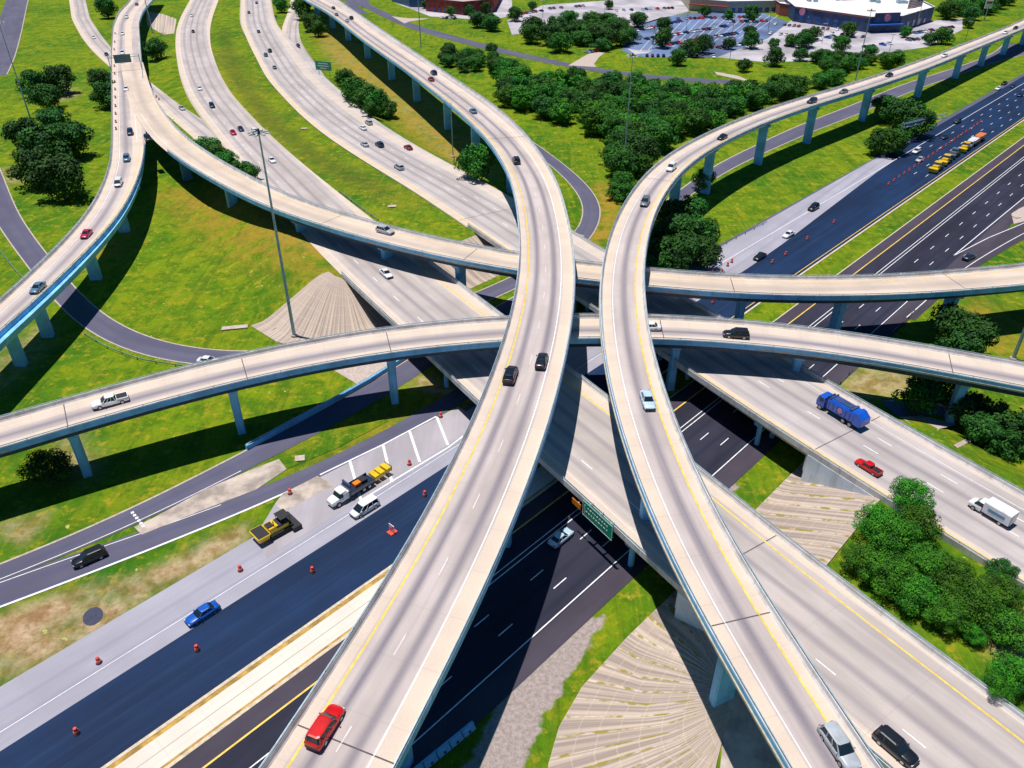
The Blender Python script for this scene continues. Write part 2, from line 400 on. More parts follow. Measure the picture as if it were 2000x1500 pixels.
def pxpoly(pp, z=0): return np.array([up(*q, z) for q in pp])
def soft(poly, w):
    return np.clip(1-pdist(XX, YY, poly)/w, 0, 1)
dirt = np.zeros(XX.shape)
for pp, w, k in (([(0, 1215), (60, 1195), (190, 1150), (230, 1180), (220, 1230), (120, 1260), (0, 1310)], 3, 1), ([(200, 1160), (330, 1110), (470, 1040), (440, 1070), (330, 1130), (240, 1190)], 3, .9),
                 ([(0, 700), (60, 660), (90, 640), (60, 700), (0, 760)], 5, .5), ([(130, 820), (160, 890), (175, 930), (140, 900)], 4, .6), ([(1940, 1330), (1840, 1260), (1880, 1240), (1990, 1300), (2000, 1350)], 3, 1),
                 ([(0, 1030), (70, 1015), (50, 1050)], 3, .7), ([(900, 780), (800, 745), (850, 735), (920, 800)], 2, .8), ([(120, 170), (140, 185), (120, 195)], 6, .8), ([(15, 330), (40, 340), (30, 355)], 5, .7),
                 ([(1660, 770), (1760, 760), (1780, 720), (1700, 700)], 4, .7), ([(540, 460), (620, 500), (640, 530), (560, 500)], 4, .4), ([(640, 40), (900, 250), (960, 350), (900, 320), (640, 100)], 5, .35)):
    dirt = np.maximum(dirt, k*soft(pxpoly(pp), w))
dry = np.zeros(XX.shape)
for pp, w, k in (([(350, 380), (470, 400), (640, 490), (640, 560), (520, 500)], 14, .8), ([(200, 480), (260, 440), (230, 500), (200, 520)], 6, .8), ([(620, 60), (750, 130), (900, 260), (960, 340), (860, 300), (700, 160)], 10, .7),
                 ([(1180, 360), (1200, 360), (1180, 460), (1160, 470)], 5, 1), ([(580, 890), (700, 860), (800, 800), (650, 870)], 6, .5), ([(400, 200), (440, 100), (560, 300), (800, 430)], 12, .3), ([(1900, 600), (2000, 640), (2000, 700), (1900, 690)], 9, .6)):
    dry = np.maximum(dry, k*soft(pxpoly(pp), w))
grav = np.zeros(XX.shape)
for pp, w, k in (([(1165, 1218), (1112, 1297), (1080, 1350), (1045, 1400), (1018, 1480), (985, 1560), (900, 1560), (960, 1420), (1030, 1315), (1137, 1220)], 1.6, 1), ([(1395, 960), (1440, 940), (1430, 955), (1400, 975)], 2, .7)):
    grav = np.maximum(grav, k*soft(pxpoly(pp), w))
for pp, w in ((([(430, 60), (440, 60), (470, 150), (530, 240), (640, 335), (760, 405), (750, 412), (620, 345), (515, 250), (450, 150)]), 3),):
    dirt = np.maximum(dirt, .0*soft(pxpoly(pp), w)); swale_shade = soft(pxpoly(pp), w)
# non-uniform sheet: fine inside, long cells to the horizon
def make_ground():
    gx = np.r_[[-4000, -1200], GX, [1300, 4000]]; gy = np.r_[[-600, -60], GY, [1500, 6000]]
    X, Y = np.meshgrid(gx, gy)
    Z = np.zeros(X.shape); D = np.zeros(X.shape); Q = np.zeros(X.shape); G = np.zeros(X.shape)
    Z[2:-2, 2:-2] = HG; D[2:-2, 2:-2] = dirt; Q[2:-2, 2:-2] = dry; G[2:-2, 2:-2] = grav; SW = np.zeros(X.shape); SW[2:-2, 2:-2] = swale_shade
    Z[2:-2, 0:2] = 0; 
    Z[0:2, :] = Z[2:3, :]; Z[-2:, :] = Z[-3:-2, :]
    ny, nx = X.shape; V = np.c_[X.ravel(), Y.ravel(), Z.ravel()]
    a = (np.arange(ny-1)[:, None]*nx+np.arange(nx-1)[None, :]).ravel()
    F = np.c_[a, a+1, a+1+nx, a+nx]
    me = bpy.data.meshes.new('ground'); me.from_pydata(V.tolist(), [], F.tolist())
    for nm, A in (('dirt', D), ('dry', Q), ('gravel', G), ('swale_shade', SW)):
        at = me.attributes.new(nm, 'FLOAT', 'POINT'); at.data.foreach_set('value', A.ravel().astype(np.float32))
    me.materials.append(M['grass']); me.polygons.foreach_set('use_smooth', [True]*len(me.polygons))
    o = bpy.data.objects.new('ground', me); COL.objects.link(o); o['kind'] = 'structure'
make_ground()

# ------------------------------------------------------------------ ribbons
class Road: pass
def centre(Lw, Rw, z, step=3.0, sig=4, ext0=0, ext1=0, width=None):
    """Lw,Rw (n,2) world edge polylines, z (n) heights of L points"""
    mids = []; ws = []
    for i, p in enumerate(Lw):
        a = Rw[:-1]; b = Rw[1:]; d = b-a; L2 = (d**2).sum(1)+1e-9
        t = np.clip(((p-a)*d).sum(1)/L2, 0, 1); q = a+d*t[:, None]; dd = np.hypot(*(q-p).T); j = dd.argmin()
        mids.append((p+q[j])/2); ws.append(dd[j])
    mids = np.array(mids); ws = np.array(ws)
    s = np.r_[0, np.cumsum(np.hypot(*np.diff(mids, axis=0).T))]
    keep = np.r_[True, np.diff(s) > 1e-4]; mids, ws, z, s = mids[keep], ws[keep], np.array(z)[keep], s[keep]
    n = max(8, int(s[-1]/step)); g = np.linspace(0, s[-1], n)
    x = np.interp(g, s, mids[:, 0]); y = np.interp(g, s, mids[:, 1]); w = np.interp(g, s, ws); zz = np.interp(g, s, z)
    x, y = smooth(x, sig), smooth(y, sig); w = smooth(w, sig*2.5 if n > 60 else sig); zz = smooth(zz, sig*2 if n > 50 else sig)
    if width: w = np.full(len(x), width) if isinstance(width, (int, float)) else np.interp(np.linspace(0, 1, len(x)), *width)
    def extend(a, k, front):
        if k <= 0: return a
        m = int(k/step)
        if front: return np.r_[a[0]+(a[0]-a[3])/3*np.arange(m, 0, -1), a]
        return np.r_[a, a[-1]+(a[-1]-a[-4])/3*np.arange(1, m+1)]
    x = extend(extend(x, ext0, True), ext1, False); y = extend(extend(y, ext0, True), ext1, False)
    n0, n1 = int(ext0/step), int(ext1/step)
    w = np.r_[np.full(n0, w[0]), w, np.full(n1, w[-1])] if ext0 or ext1 else w
    zz = np.r_[np.full(n0, zz[0]), zz, np.full(n1, zz[-1])] if ext0 or ext1 else zz
    r = Road(); r.x, r.y, r.z, r.w = x, y, zz, w
    tx, ty = np.gradient(x), np.gradient(y); l = np.hypot(tx, ty); r.tx, r.ty = tx/l, ty/l
    # lateral from L to R
    i = len(Lw)//2; r.nx, r.ny = r.ty.copy(), -r.tx.copy()
    a = Lw[i]; k = np.hypot(x-a[0], y-a[1]).argmin()
    if (x[k]-a[0])*r.nx[k]+(y[k]-a[1])*r.ny[k] < 0: r.nx, r.ny = -r.nx, -r.ny
    r.s = np.r_[0, np.cumsum(np.hypot(np.diff(x), np.diff(y)))]
    r.n = len(x)
    return r
def zalong(P, anchors):
    """anchors [(px,py,z)] -> z for every L pixel point, by nearest position along the line"""
    d = np.r_[0, np.cumsum(np.hypot(*np.diff(P, axis=0).T))]
    a = sorted((d[np.hypot(P[:, 0]-x, P[:, 1]-y).argmin()], z) for x, y, z in anchors)
    return np.interp(d, [q[0] for q in a], [q[1] for q in a])
def road_px(L, Rr, zspec, off=.8, **k):
    P = wpts(L, 260); Q = wpts(Rr, 400)
    if zspec == 'C':
        Lw = np.array([upC(*q, off) for q in P]); Rw = np.array([upC(*q, off) for q in Q])
        z = zC(Lw[:, 0], Lw[:, 1])
    elif zspec == 'G':
        Lw = np.array([ghit(*q)[:2] for q in P]); Rw = np.array([ghit(*q)[:2] for q in Q]); z = np.zeros(len(P))
    else:
        z = zalong(P, zspec); zr = zalong(Q, zspec)
        Lw = np.array([up(*q, zz+off) for q, zz in zip(P, z)]); Rw = np.array([up(*q, zz+off) for q, zz in zip(Q, zr)])
    return centre(Lw, Rw, z, **k)
def at(r, i, u):
    return r.x[i]+(u-r.w[i]/2)*r.nx[i], r.y[i]+(u-r.w[i]/2)*r.ny[i]
def U(r, i, ref, u): return u if ref == 'L' else (r.w[i]-u if ref == 'R' else r.w[i]/2+u)
def ribbon(mb, r, i0, i1, ref0, u0, ref1, u1, dz, nac=1, drape=False, vscale=1):
    vs = []; uv = []; m = nac+1
    for i in range(i0, i1+1):
        a, b = U(r, i, ref0, u0), U(r, i, ref1, u1)
        for k in range(m):
            u = a+(b-a)*k/nac; x, y = at(r, i, u)
            z = (float(hgt(x, y)) if drape else r.z[i])+dz
            vs.append((x, y, z)); uv.append((u, r.s[i]))
    fs = []
    for j in range(i1-i0):
        for k in range(nac):
            q = j*m+k; fs.append((q, q+1, q+1+m, q+m))
    k = i0; 
    # face up
    v = [Vector(vs[q]) for q in fs[0]]
    if (v[1]-v[0]).cross(v[2]-v[1]).z < 0: fs = [f[::-1] for f in fs]
    return mb.add(vs, fs, uv)
def sweep(mb, r, i0, i1, ref, prof, capends=True):
    n = len(prof); vs = []; fs = []
    for i in range(i0, i1+1):
        for u, z in prof:
            x, y = at(r, i, U(r, i, ref, u)); vs.append((x, y, r.z[i]+z))
    for j in range(i1-i0):
        for k in range(n):
            q = (k+1) % n; fs.append((j*n+k, j*n+q, (j+1)*n+q, (j+1)*n+k))
    if capends: fs += [tuple(range(n-1, -1, -1)), tuple(range((i1-i0)*n, (i1-i0+1)*n))]
    return mb.add(vs, fs)
def dashes(mb, r, ref, u, w, dash, gap, dz, i0=0, i1=None, phase=0, drape=False):
    s0 = r.s[i0]+phase; s1 = r.s[r.n-1 if i1 is None else i1]
    s = s0
    while s+dash < s1:
        pts = []
        for ss in (s, s+dash/2, s+dash):
            i = np.searchsorted(r.s, ss)-1; i = max(0, min(r.n-2, i)); f = (ss-r.s[i])/(r.s[i+1]-r.s[i])
            for du in (-w/2, w/2):
                a = at(r, i, U(r, i, ref, u)+du); b = at(r, i+1, U(r, i+1, ref, u)+du)
                z = r.z[i]*(1-f)+r.z[i+1]*f
                pts.append((a[0]*(1-f)+b[0]*f, a[1]*(1-f)+b[1]*f, z+dz))
        mb.add(pts, [(0, 1, 3, 2), (2, 3, 5, 4)]); s += dash+gap
BARR = [(0, -.35), (0, .82), (.26, .82), (.32, .3), (.5, .005), (.5, -.35)]
def idx_px(r, px, py):
    X, Y = topx(r.x, r.y, r.z); return int(np.hypot(X-px, Y-py).argmin())
def runs(mask):
    out = []; s = None
    for i, m in enumerate(mask):
        if m and s is None: s = i
        if not m and s is not None:
            if i-1-s > 1: out.append((s, i-1))
            s = None
    if s is not None and len(mask)-1-s > 1: out.append((s, len(mask)-1))
    return out
def barriers(r, par, side, mask=None, name='barrier', mt='barrier', shade_blue=True):
    mask = np.ones(r.n, bool) if mask is None else mask
    for a, b in runs(mask):
        o = sweep(MB(), r, a, b, side, BARR).build(name, mt, par)
        if shade_blue:
            sweep(MB(), r, a, b, side, [(-.03, -.42), (-.03, .70), (-.001, .70), (-.001, -.42)]).build('outer_face_shade', 'shade_blue', o)  # thin skin painting blue shade onto the barrier's outer side
        # steel rail carried on short posts
        mb = MB(); sweep(mb, r, a, b, side, [(.08, 1.02), (.08, 1.14), (.18, 1.14), (.18, 1.02)])
        for i in range(a, b, 2):
            x, y = at(r, i, U(r, i, side, .13)); mb.box((x, y, r.z[i]+.92), (.1, .1, .24))
        mb.build('rail', 'steel', par)
def pier(par, x, y, ang, zt, zb, w=3.0, d=1.5, capw=5.2, mt='shade_blue'):
    """column whose wide side lies across the deck; ang = direction across the deck"""
    mb = MB(); h = zt-zb-1.1
    # chamfered shaft
    rings = []
    for z, k in ((zb-.8, 1.0), (zb+h*.8, 1.0), (zb+h, 1.06)):
        c, s = math.cos(ang), math.sin(ang); a, b = w/2*k, d/2*k; ch = .22
        loc = [(-a+ch, -b), (a-ch, -b), (a, -b+ch), (a, b-ch), (a-ch, b), (-a+ch, b), (-a, b-ch), (-a, -b+ch)]
        rings.append([(x+p*c-q*s, y+p*s+q*c, z) for p, q in loc])
    mb.loft(rings)
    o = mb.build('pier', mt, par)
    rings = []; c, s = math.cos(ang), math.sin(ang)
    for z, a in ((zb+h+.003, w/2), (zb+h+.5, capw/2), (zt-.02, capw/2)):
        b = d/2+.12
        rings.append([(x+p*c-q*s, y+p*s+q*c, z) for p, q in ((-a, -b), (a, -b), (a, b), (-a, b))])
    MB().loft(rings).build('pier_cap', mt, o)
    mb = MB()
    for k in (-1, 1):
        mb.box((x+k*capw*.32*c, y+k*capw*.32*s, zt+.08), (.8, .6, .2), ang)
    mb.each('bearing', 'girder', o, 6)
ROADS = {}
def flyover(key, label, r, deckmat, gird, girdmat, group='curved flyover ramps', maskL=None, maskR=None, piers=(), name='flyover', gmask=None):
    i = r.n//2
    e = empty(name, (0, 0, 0), label=label, cat='flyover', group=group); ROADS[key] = r
    mb = MB(); ribbon(mb, r, 0, r.n-1, 'L', .05, 'R', .05, 0, 6); mb.build('deck', deckmat, e)
    mb = MB(); sweep(mb, r, 0, r.n-1, 'C', [(0, 0)]*0 or [(-r.w[i]/2+.04, -.012), (r.w[i]/2-.04, -.012), (r.w[i]/2-.04, -.34), (-r.w[i]/2+.04, -.34)]) if np.ptp(r.w) < .8 else None
    if mb.v: mb.build('slab', 'tan', e)
    else:
        mb = MB(); ribbon(mb, r, 0, r.n-1, 'L', .05, 'R', .05, -.34, 1); ribbon(mb, r, 0, r.n-1, 'L', .05, 'R', .05, -.012, 1); mb.build('slab', 'tan', e)
    inset, depth = gird
    for a, b in runs(np.ones(r.n, bool) if gmask is None else gmask):
        w = r.w[a:b+1].mean()/2
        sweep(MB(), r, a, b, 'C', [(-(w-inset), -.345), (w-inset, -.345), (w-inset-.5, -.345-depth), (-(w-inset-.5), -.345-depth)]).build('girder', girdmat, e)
    barriers(r, e, 'L', maskL); barriers(r, e, 'R', maskR)
    # piers at the bases seen in the photograph (ground pixel), or every spacing
    for q in piers:
        if isinstance(q, tuple):
            g = ghit(*q); j = int(np.hypot(r.x-g[0], r.y-g[1]).argmin())
        else: j = q
        zb = float(hgt(r.x[j], r.y[j]))
        ang = math.atan2(r.ny[j], r.nx[j])
        pier(e, r.x[j], r.y[j], ang, r.z[j]-.345-depth-.2, zb, w=min(3.2, r.w[j]*.33), capw=r.w[j]*.5)
    return e
def joints(e, r, pts):
    mb = MB()
    for px, py in pts:
        j = idx_px(r, px, py); 
        a = at(r, j, .5); b = at(r, j, r.w[j]-.5); d = .085
        tx, ty = r.tx[j]*d, r.ty[j]*d; z = r.z[j]+.012
        mb.add([(a[0]-tx, a[1]-ty, z), (b[0]-tx, b[1]-ty, z), (b[0]+tx, b[1]+ty, z), (a[0]+tx, a[1]+ty, z)], [(0, 1, 2, 3)])
    mb.each('expansion_joint', 'joint', e, 1)
def line(e, r, ref, u, w, m, dz=.012, i0=0, i1=None, name='lane_line', **k):
    mb = MB(); ribbon(mb, r, i0, r.n-1 if i1 is None else i1, ref, u-w/2, ref, u+w/2, dz); return mb.build(name, m, e, **k)

# --- A: the tall two-lane flyover through the middle
AL = [(600, 0), (650, 30), (700, 72), (750, 107), (800, 142), (850, 180), (890, 215), (925, 247), (962, 280), (985, 320), (1000, 350), (1003, 375), (1012, 430), (1017, 487), (1015, 525), (1010, 562), (1002, 612), (975, 675), (955, 750), (922, 825), (875, 912), (812, 1032), (762, 1125), (700, 1220), (625, 1332), (557, 1440), (517, 1500)]
AR = [(660, 0), (707, 30), (750, 58), (800, 92), (850, 125), (900, 160), (950, 190), (1000, 228), (1025, 255), (1050, 290), (1075, 325), (1090, 350), (1100, 375), (1112, 420), (1122, 475), (1125, 530), (1122, 600), (1117, 650), (1110, 690), (1095, 750), (1075, 817), (1050, 900), (1015, 1000), (957, 1125), (900, 1245), (842, 1355), (765, 1495)]
rA = road_px(AL, AR, [(620, 0, 13), (700, 72, 14.5), (850, 180, 16.5), (925, 247, 17.2), (1000, 350, 18.5), (1015, 520, 20.5), (1000, 640, 20.5), (922, 825, 20), (762, 1125, 18.5), (517, 1500, 17)], ext0=60, ext1=30)
base = [(627, 33), (655, 55), (682, 80), (716, 115), (757, 157), (805, 198), (861, 252), (925, 305), (990, 375)]
ja = [int(np.hypot(rA.x-ghit(*q)[0], rA.y-ghit(*q)[1]).argmin()) for q in base]
last = ja[-1]; extra = []
while rA.s[last]+39 < rA.s[-1]:
    last = int(np.searchsorted(rA.s, rA.s[last]+39)); xx, yy = rA.x[last], rA.y[last]
    s_, t_ = tos(xx, yy)
    extra.append(last)
eA = flyover('A', 'tall two-lane flyover curving through the middle, with the red suv near its bottom', rA, 'deckA', (2.6, 1.7), 'shade_blue', piers=ja+extra)
line(eA, rA, 'L', 2.15, .3, 'yellow'); line(eA, rA, 'R', 2.9, .18, 'white')
mb = MB(); dashes(mb, rA, 'L', 5.85, .14, 3, 9.2, .014); mb.each('lane_dash', 'faint', eA, 2)
joints(eA, rA, [(655, 1475), (1040, 225), (985, 270), (800, 120), (880, 185)])
# --- B: the one-lane flyover on the right
BL = [(2040, 22), (1975, 50), (1925, 70), (1850, 97), (1750, 135), (1675, 157), (1575, 185), (1500, 210), (1400, 250), (1325, 290), (1270, 330), (1230, 375), (1207, 405), (1190, 450), (1177, 500), (1171, 550), (1170, 587), (1172, 625), (1177, 675), (1187, 750), (1205, 815), (1225, 867), (1240, 925), (1260, 987), (1287, 1050), (1330, 1125), (1370, 1202), (1420, 1287), (1470, 1375), (1500, 1425), (1545, 1500)]
BR = [(2040, 35), (2000, 55), (1925, 87), (1850, 120), (1750, 157), (1675, 185), (1575, 212), (1500, 237), (1425, 270), (1375, 297), (1337, 325), (1310, 355), (1300, 375), (1285, 407), (1270, 450), (1260, 495), (1256, 537), (1257, 575), (1261, 612), (1269, 657), (1280, 707), (1295, 750), (1312, 805), (1330, 850), (1350, 900), (1370, 940), (1400, 1000), (1430, 1057), (1465, 1125), (1500, 1170), (1562, 1267), (1625, 1350), (1675, 1425), (1717, 1500)]
rB = road_px(BL, BR, [(2000, 40, 12), (1750, 135, 14.5), (1500, 210, 16.5), (1325, 290, 17.5), (1230, 375, 18.5), (1171, 550, 20), (1187, 750, 20.5), (1260, 987, 20), (1370, 1202, 18.8), (1545, 1500, 17)], ext0=40, ext1=30)
rB.w[:] = np.clip(rB.w, 8.9, 9.4)
base = [(1995, 88), (1960, 108), (1917, 130), (1866, 153), (1748, 182), (1670, 235), (1585, 282), (1490, 325), (1398, 385), (1324, 427)]
jb = [int(np.hypot(rB.x-ghit(*q)[0], rB.y-ghit(*q)[1]).argmin()) for q in base]
jbl = idx_px(rB, 1452, 1217)
k = int(np.searchsorted(rB.s, rB.s[jb[-1]]+36)); jb2 = []
while rB.s[jbl]-rB.s[k] > 20:
    jb2.append(k); k = int(np.searchsorted(rB.s, rB.s[k]+36))
eB = flyover('B', 'tall one-lane flyover on the right, sweeping from the upper right corner to the bottom', rB, 'deckB', (2.2, 1.7), 'shade_blue', piers=jb+jb2+[jbl])
line(eB, rB, 'L', 2.5, .16, 'white'); line(eB, rB, 'R', 1.9, .28, 'yellow')
joints(eB, rB, [(1452, 1217), (1270, 330)])
# --- E: lower ramp across the picture
EL = [(0, 815), (100, 785), (212, 750), (350, 710), (500, 677), (625, 652), (725, 634), (875, 619), (987, 612), (1137, 605), (1265, 607), (1375, 611), (1500, 625), (1675, 645), (1775, 662), (1872, 685), (2000, 710)]
ER = [(0, 875), (142, 827), (250, 795), (375, 765), (450, 750), (500, 730), (650, 702), (765, 682), (875, 667), (980, 660), (1117, 655), (1270, 655), (1375, 660), (1500, 670), (1625, 682), (1750, 705), (1875, 732), (2000, 755)]
rE = road_px(EL, ER, [(0, 815, 12.2), (212, 750, 12.8), (725, 634, 13.8), (1137, 605, 14.2), (1500, 625, 13.5), (2000, 710, 12)], ext0=40, ext1=40, sig=6)
rE.w[:] = smooth(np.clip(rE.w, 9.4, 10.3), 20)
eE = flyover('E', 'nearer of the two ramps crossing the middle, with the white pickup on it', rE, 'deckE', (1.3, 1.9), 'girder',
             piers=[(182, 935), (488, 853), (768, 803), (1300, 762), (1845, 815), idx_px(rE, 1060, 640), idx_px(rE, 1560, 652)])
line(eE, rE, 'R', 1.3, .14, 'yellow'); line(eE, rE, 'L', 2.4, .14, 'faint')
joints(eE, rE, [(140, 812), (757, 672), (1873, 705), (480, 700), (1290, 635)])
# --- D: farther ramp crossing
DL = [(272, 110), (287, 162), (307, 202), (350, 247), (400, 285), (450, 320), (500, 350), (550, 385), (650, 412), (737, 437), (850, 460), (975, 487), (1130, 515), (1172, 520), (1260, 522), (1400, 535), (1500, 540), (1712, 545), (1850, 535), (2000, 517)]
DR = [(240, 130), (250, 190), (268, 240), (290, 282), (320, 300), (350, 322), (390, 345), (462, 375), (500, 394), (575, 424), (650, 447), (737, 475), (850, 502), (950, 522), (1132, 545), (1265, 560), (1425, 575), (1500, 580), (1712, 577), (1850, 567), (2000, 555)]
rD = road_px(DL, DR, [(287, 162, 10.5), (400, 285, 11), (600, 400, 12), (850, 460, 13), (1400, 535, 13), (2000, 517, 11.5)], ext1=40, sig=6, step=2.5)
rD.w[:] = smooth(np.clip(rD.w, 8.8, 10.2), 20); rD.z += .03
XD, YD = topx(rD.x, rD.y, rD.z)
mLD = YD > 175; mRD = YD > 292
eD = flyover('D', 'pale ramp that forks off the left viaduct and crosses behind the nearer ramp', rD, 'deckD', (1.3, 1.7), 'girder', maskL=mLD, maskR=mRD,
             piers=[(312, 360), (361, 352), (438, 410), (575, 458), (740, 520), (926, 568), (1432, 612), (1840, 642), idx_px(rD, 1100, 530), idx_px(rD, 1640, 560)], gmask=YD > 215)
line(eD, rD, 'L', 1.6, .14, 'yellow', i0=int(np.argmax(YD > 180))); line(eD, rD, 'R', 2.2, .14, 'white', i0=int(np.argmax(YD > 220)))
joints(eD, rD, [(640, 425), (1868, 552), (920, 500), (1430, 555)])
# --- F: left viaduct: trunk from the top, ramp to the left edge
FL = [(262, -18), (255, 0), (232, 22), (220, 50), (216, 100), (217, 175), (217, 250), (216, 320), (195, 375), (162, 425), (125, 467), (75, 515), (0, 587), (-60, 635)]
FR = [(310, -18), (298, 0), (280, 22), (271, 45), (274, 82), (277, 125), (281, 175), (284, 230), (284, 280), (277, 325), (260, 375), (240, 415), (200, 462), (140, 522), (75, 580), (0, 647), (-60, 700)]
rF = road_px(FL, FR, [(255, 0, 9), (216, 100, 10), (217, 250, 10.5), (195, 375, 10.7), (100, 490, 11.5), (0, 587, 12)], sig=4, ext1=30, step=2.5)
XF, YF = topx(rF.x, rF.y, rF.z)
eF = flyover('F', 'left viaduct curving from the top to the left edge, lined with orange drums', rF, 'deckF', (1.2, 1.7), 'shade_blue', maskR=(YF < 158) | (YF > 288),
             piers=[(95, 655), (193, 547), (256, 450), (262, 372), idx_px(rF, 250, 262), idx_px(rF, 247, 205), idx_px(rF, 245, 160), idx_px(rF, 243, 118), idx_px(rF, 243, 80), idx_px(rF, 15, 635)])
line(eF, rF, 'L', 2.6, .16, 'white'); line(eF, rF, 'R', 1.7, .16, 'yellow', i0=int(np.argmax(YF > 285)))
k = int(np.argmax(YF > 165)); line(eF, rF, 'L', 8.2, .22, 'white', i0=k, i1=int(np.argmax(YF > 280)), name='gore_line', dz=.05)
joints(eF, rF, [(247, 187), (247, 138)])

# --- the two freeways on bridges over the highway, on embankments beyond
def freeway(key, L, Rr, m, lab, labn, cars):
    r = road_px(L, Rr, 'C', off=.8, sig=5, step=3, ext1=30, ext0=60)
    ROADS[key] = r; r.w[:] = smooth(r.w, 10)
    s_, t_ = tos(r.x, r.y)
    a = int(np.argmax(t_ < TN+1)); b = int(np.argmax(t_ < 33)); c = int(np.argmax(t_ < TS-2))
    e = empty('freeway_bridge', label=lab, cat='bridge', group='freeway bridges over the highway')
    mb = MB(); ribbon(mb, r, a, b, 'L', .05, 'R', .05, 0, 6); mb.build('deck', m, e)
    sweep(MB(), r, a, b, 'C', [(-r.w[a:b].min()/2+.1, -.012), (r.w[a:b].min()/2-.1, -.012), (r.w[a:b].min()/2-.1, -.3), (-r.w[a:b].min()/2+.1, -.3)]).build('slab', 'tan', e)
    nb = 9; w = r.w[a:b].min()
    for k in range(nb):
        u = -w/2+.9+(w-1.8)*k/(nb-1)
        sweep(MB(), r, a, b, 'C', [(u-.35, -.305), (u+.35, -.305), (u+.22, -1.35), (u-.22, -1.35)]).build('girder', 'tan', e)
    mk = np.zeros(r.n, bool); mk[a:c+1] = True
    barriers(r, e, 'L', mk, shade_blue=False); barriers(r, e, 'R', mk, shade_blue=False)
    for tt in (126, 104.5, 80.5, 71.5, 46):
        j = int(np.argmax(t_ < tt)); ang = math.atan2(r.ny[j], r.nx[j])
        cap = MB(); cap.box((r.x[j], r.y[j], r.z[j]-1.75), (w-1.5, 1.1, .8), ang); cp = cap.build('bent_cap', 'shade_blue', e)
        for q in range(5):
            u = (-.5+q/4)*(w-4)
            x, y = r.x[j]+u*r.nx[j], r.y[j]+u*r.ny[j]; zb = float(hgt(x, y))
            MB().tube((x, y, zb-.5), (x, y, r.z[j]-2.153), .5, n=14).build('column', 'shade_blue', cp, smooth=False)
    # abutments and wing walls
    for j in (a+1, b-1):
        ang = math.atan2(r.ny[j], r.nx[j])
        MB().box((r.x[j], r.y[j], r.z[j]-2.4), (w-.4, .8, 3.6), ang).build('abutment', 'barrier', e)
    for ref in ('L', 'R'):
        vs = []; k = 0
        for i in range(b-1, (r.n if key == 'CL' and ref == 'L' else c+1)):
            for uu in (-.06, .34):
                x, y = at(r, i, U(r, i, ref, uu)); zg = float(hgt(x, y))
                vs += [(x, y, r.z[i]-.36), (x, y, min(zg-.6, r.z[i]-.5))]
            k += 1
        fs = []
        for q in range(k-1):
            o = q*4; fs += [(o, o+4, o+5, o+1), (o+2, o+3, o+7, o+6), (o+1, o+5, o+7, o+3), (o, o+2, o+6, o+4)]
        fs += [(0, 1, 3, 2)]
        MB().add(vs, fs).build('wing_wall', 'wingwall', e)
    # on-grade roadway is part of the setting
    for n0, n1 in ((0, a), (b, r.n-1)):
        mb = MB(); ribbon(mb, r, n0, n1, 'L', .05, 'R', .05, 0, 6); mb.build('freeway_road', m, None, kind='structure')
        sweep(MB(), r, n0, n1, 'C', [(-r.w[n0:n1].mean()/2+.3, -.01), (r.w[n0:n1].mean()/2-.3, -.01), (r.w[n0:n1].mean()/2-.3, -.6), (-r.w[n0:n1].mean()/2+.3, -.6)]).build('road_base', 'tan', None, kind='structure')
    return r, e, (a, b, c), t_
rCL, eCL, iCL, tCL = freeway('CL', CLL, CLR, 'free', 'wide concrete freeway bridge carrying the green highway sign on its near side', '', 0)
rCR, eCR, iCR, tCR = freeway('CR', CRL, CRR, 'freeR', 'wide concrete freeway bridge leading to the blue refuse truck on the right', '', 0)
def mark(r, ref, u, w, m, name='road_marking', i0=0, i1=None):
    mb = MB(); ribbon(mb, r, i0, r.n-1 if i1 is None else i1, ref, u-w/2, ref, u+w/2, .014); mb.build(name, m, None, kind='structure')
mark(rCL, 'R', 2.9, .3, 'yellow', i0=iCL[0]); mark(rCL, 'L', 2.2, .18, 'faint')
mark(rCR, 'L', 1.7, .22, 'yellow'); mark(rCR, 'R', 3.3, .18, 'faint')
for r in (rCL, rCR):
    mb = MB()
    for u in ((6.2,) if r is rCL else (9.9, 13.8)): dashes(mb, r, 'L', u, .18, 3, 9.2, .016)
    mb.build('road_marking', 'white', None, kind='structure')
joints(eCL, rCL, [(1470, 1070), (880, 720)]); joints(eCR, rCR, [(1660, 860), (960, 410)])
# barrier rails on grade, as things
def rail_thing(r, ref, i0, i1, label, name='concrete_barrier'):
    e = empty(name, label=label, cat='barrier', group='roadside barriers')
    mk = np.zeros(r.n, bool); mk[i0:i1+1] = True; barriers(r, e, ref, mk, shade_blue=False, name='wall')
rail_thing(rCL, 'L', iCL[2], rCL.n-1, 'concrete barrier on the left side of the freeway with the black suv, bottom right')
rail_thing(rCL, 'R', iCL[2], rCL.n-1, 'long white concrete barrier on the near side of the roadside trees at lower right')
rail_thing(rCR, 'L', iCR[2], rCR.n-1, 'concrete barrier between the roadside trees and the freeway with the white van')
rail_thing(rCR, 'R', iCR[2], rCR.n-1, 'white concrete barrier at the far right beside the green slope and footpath')

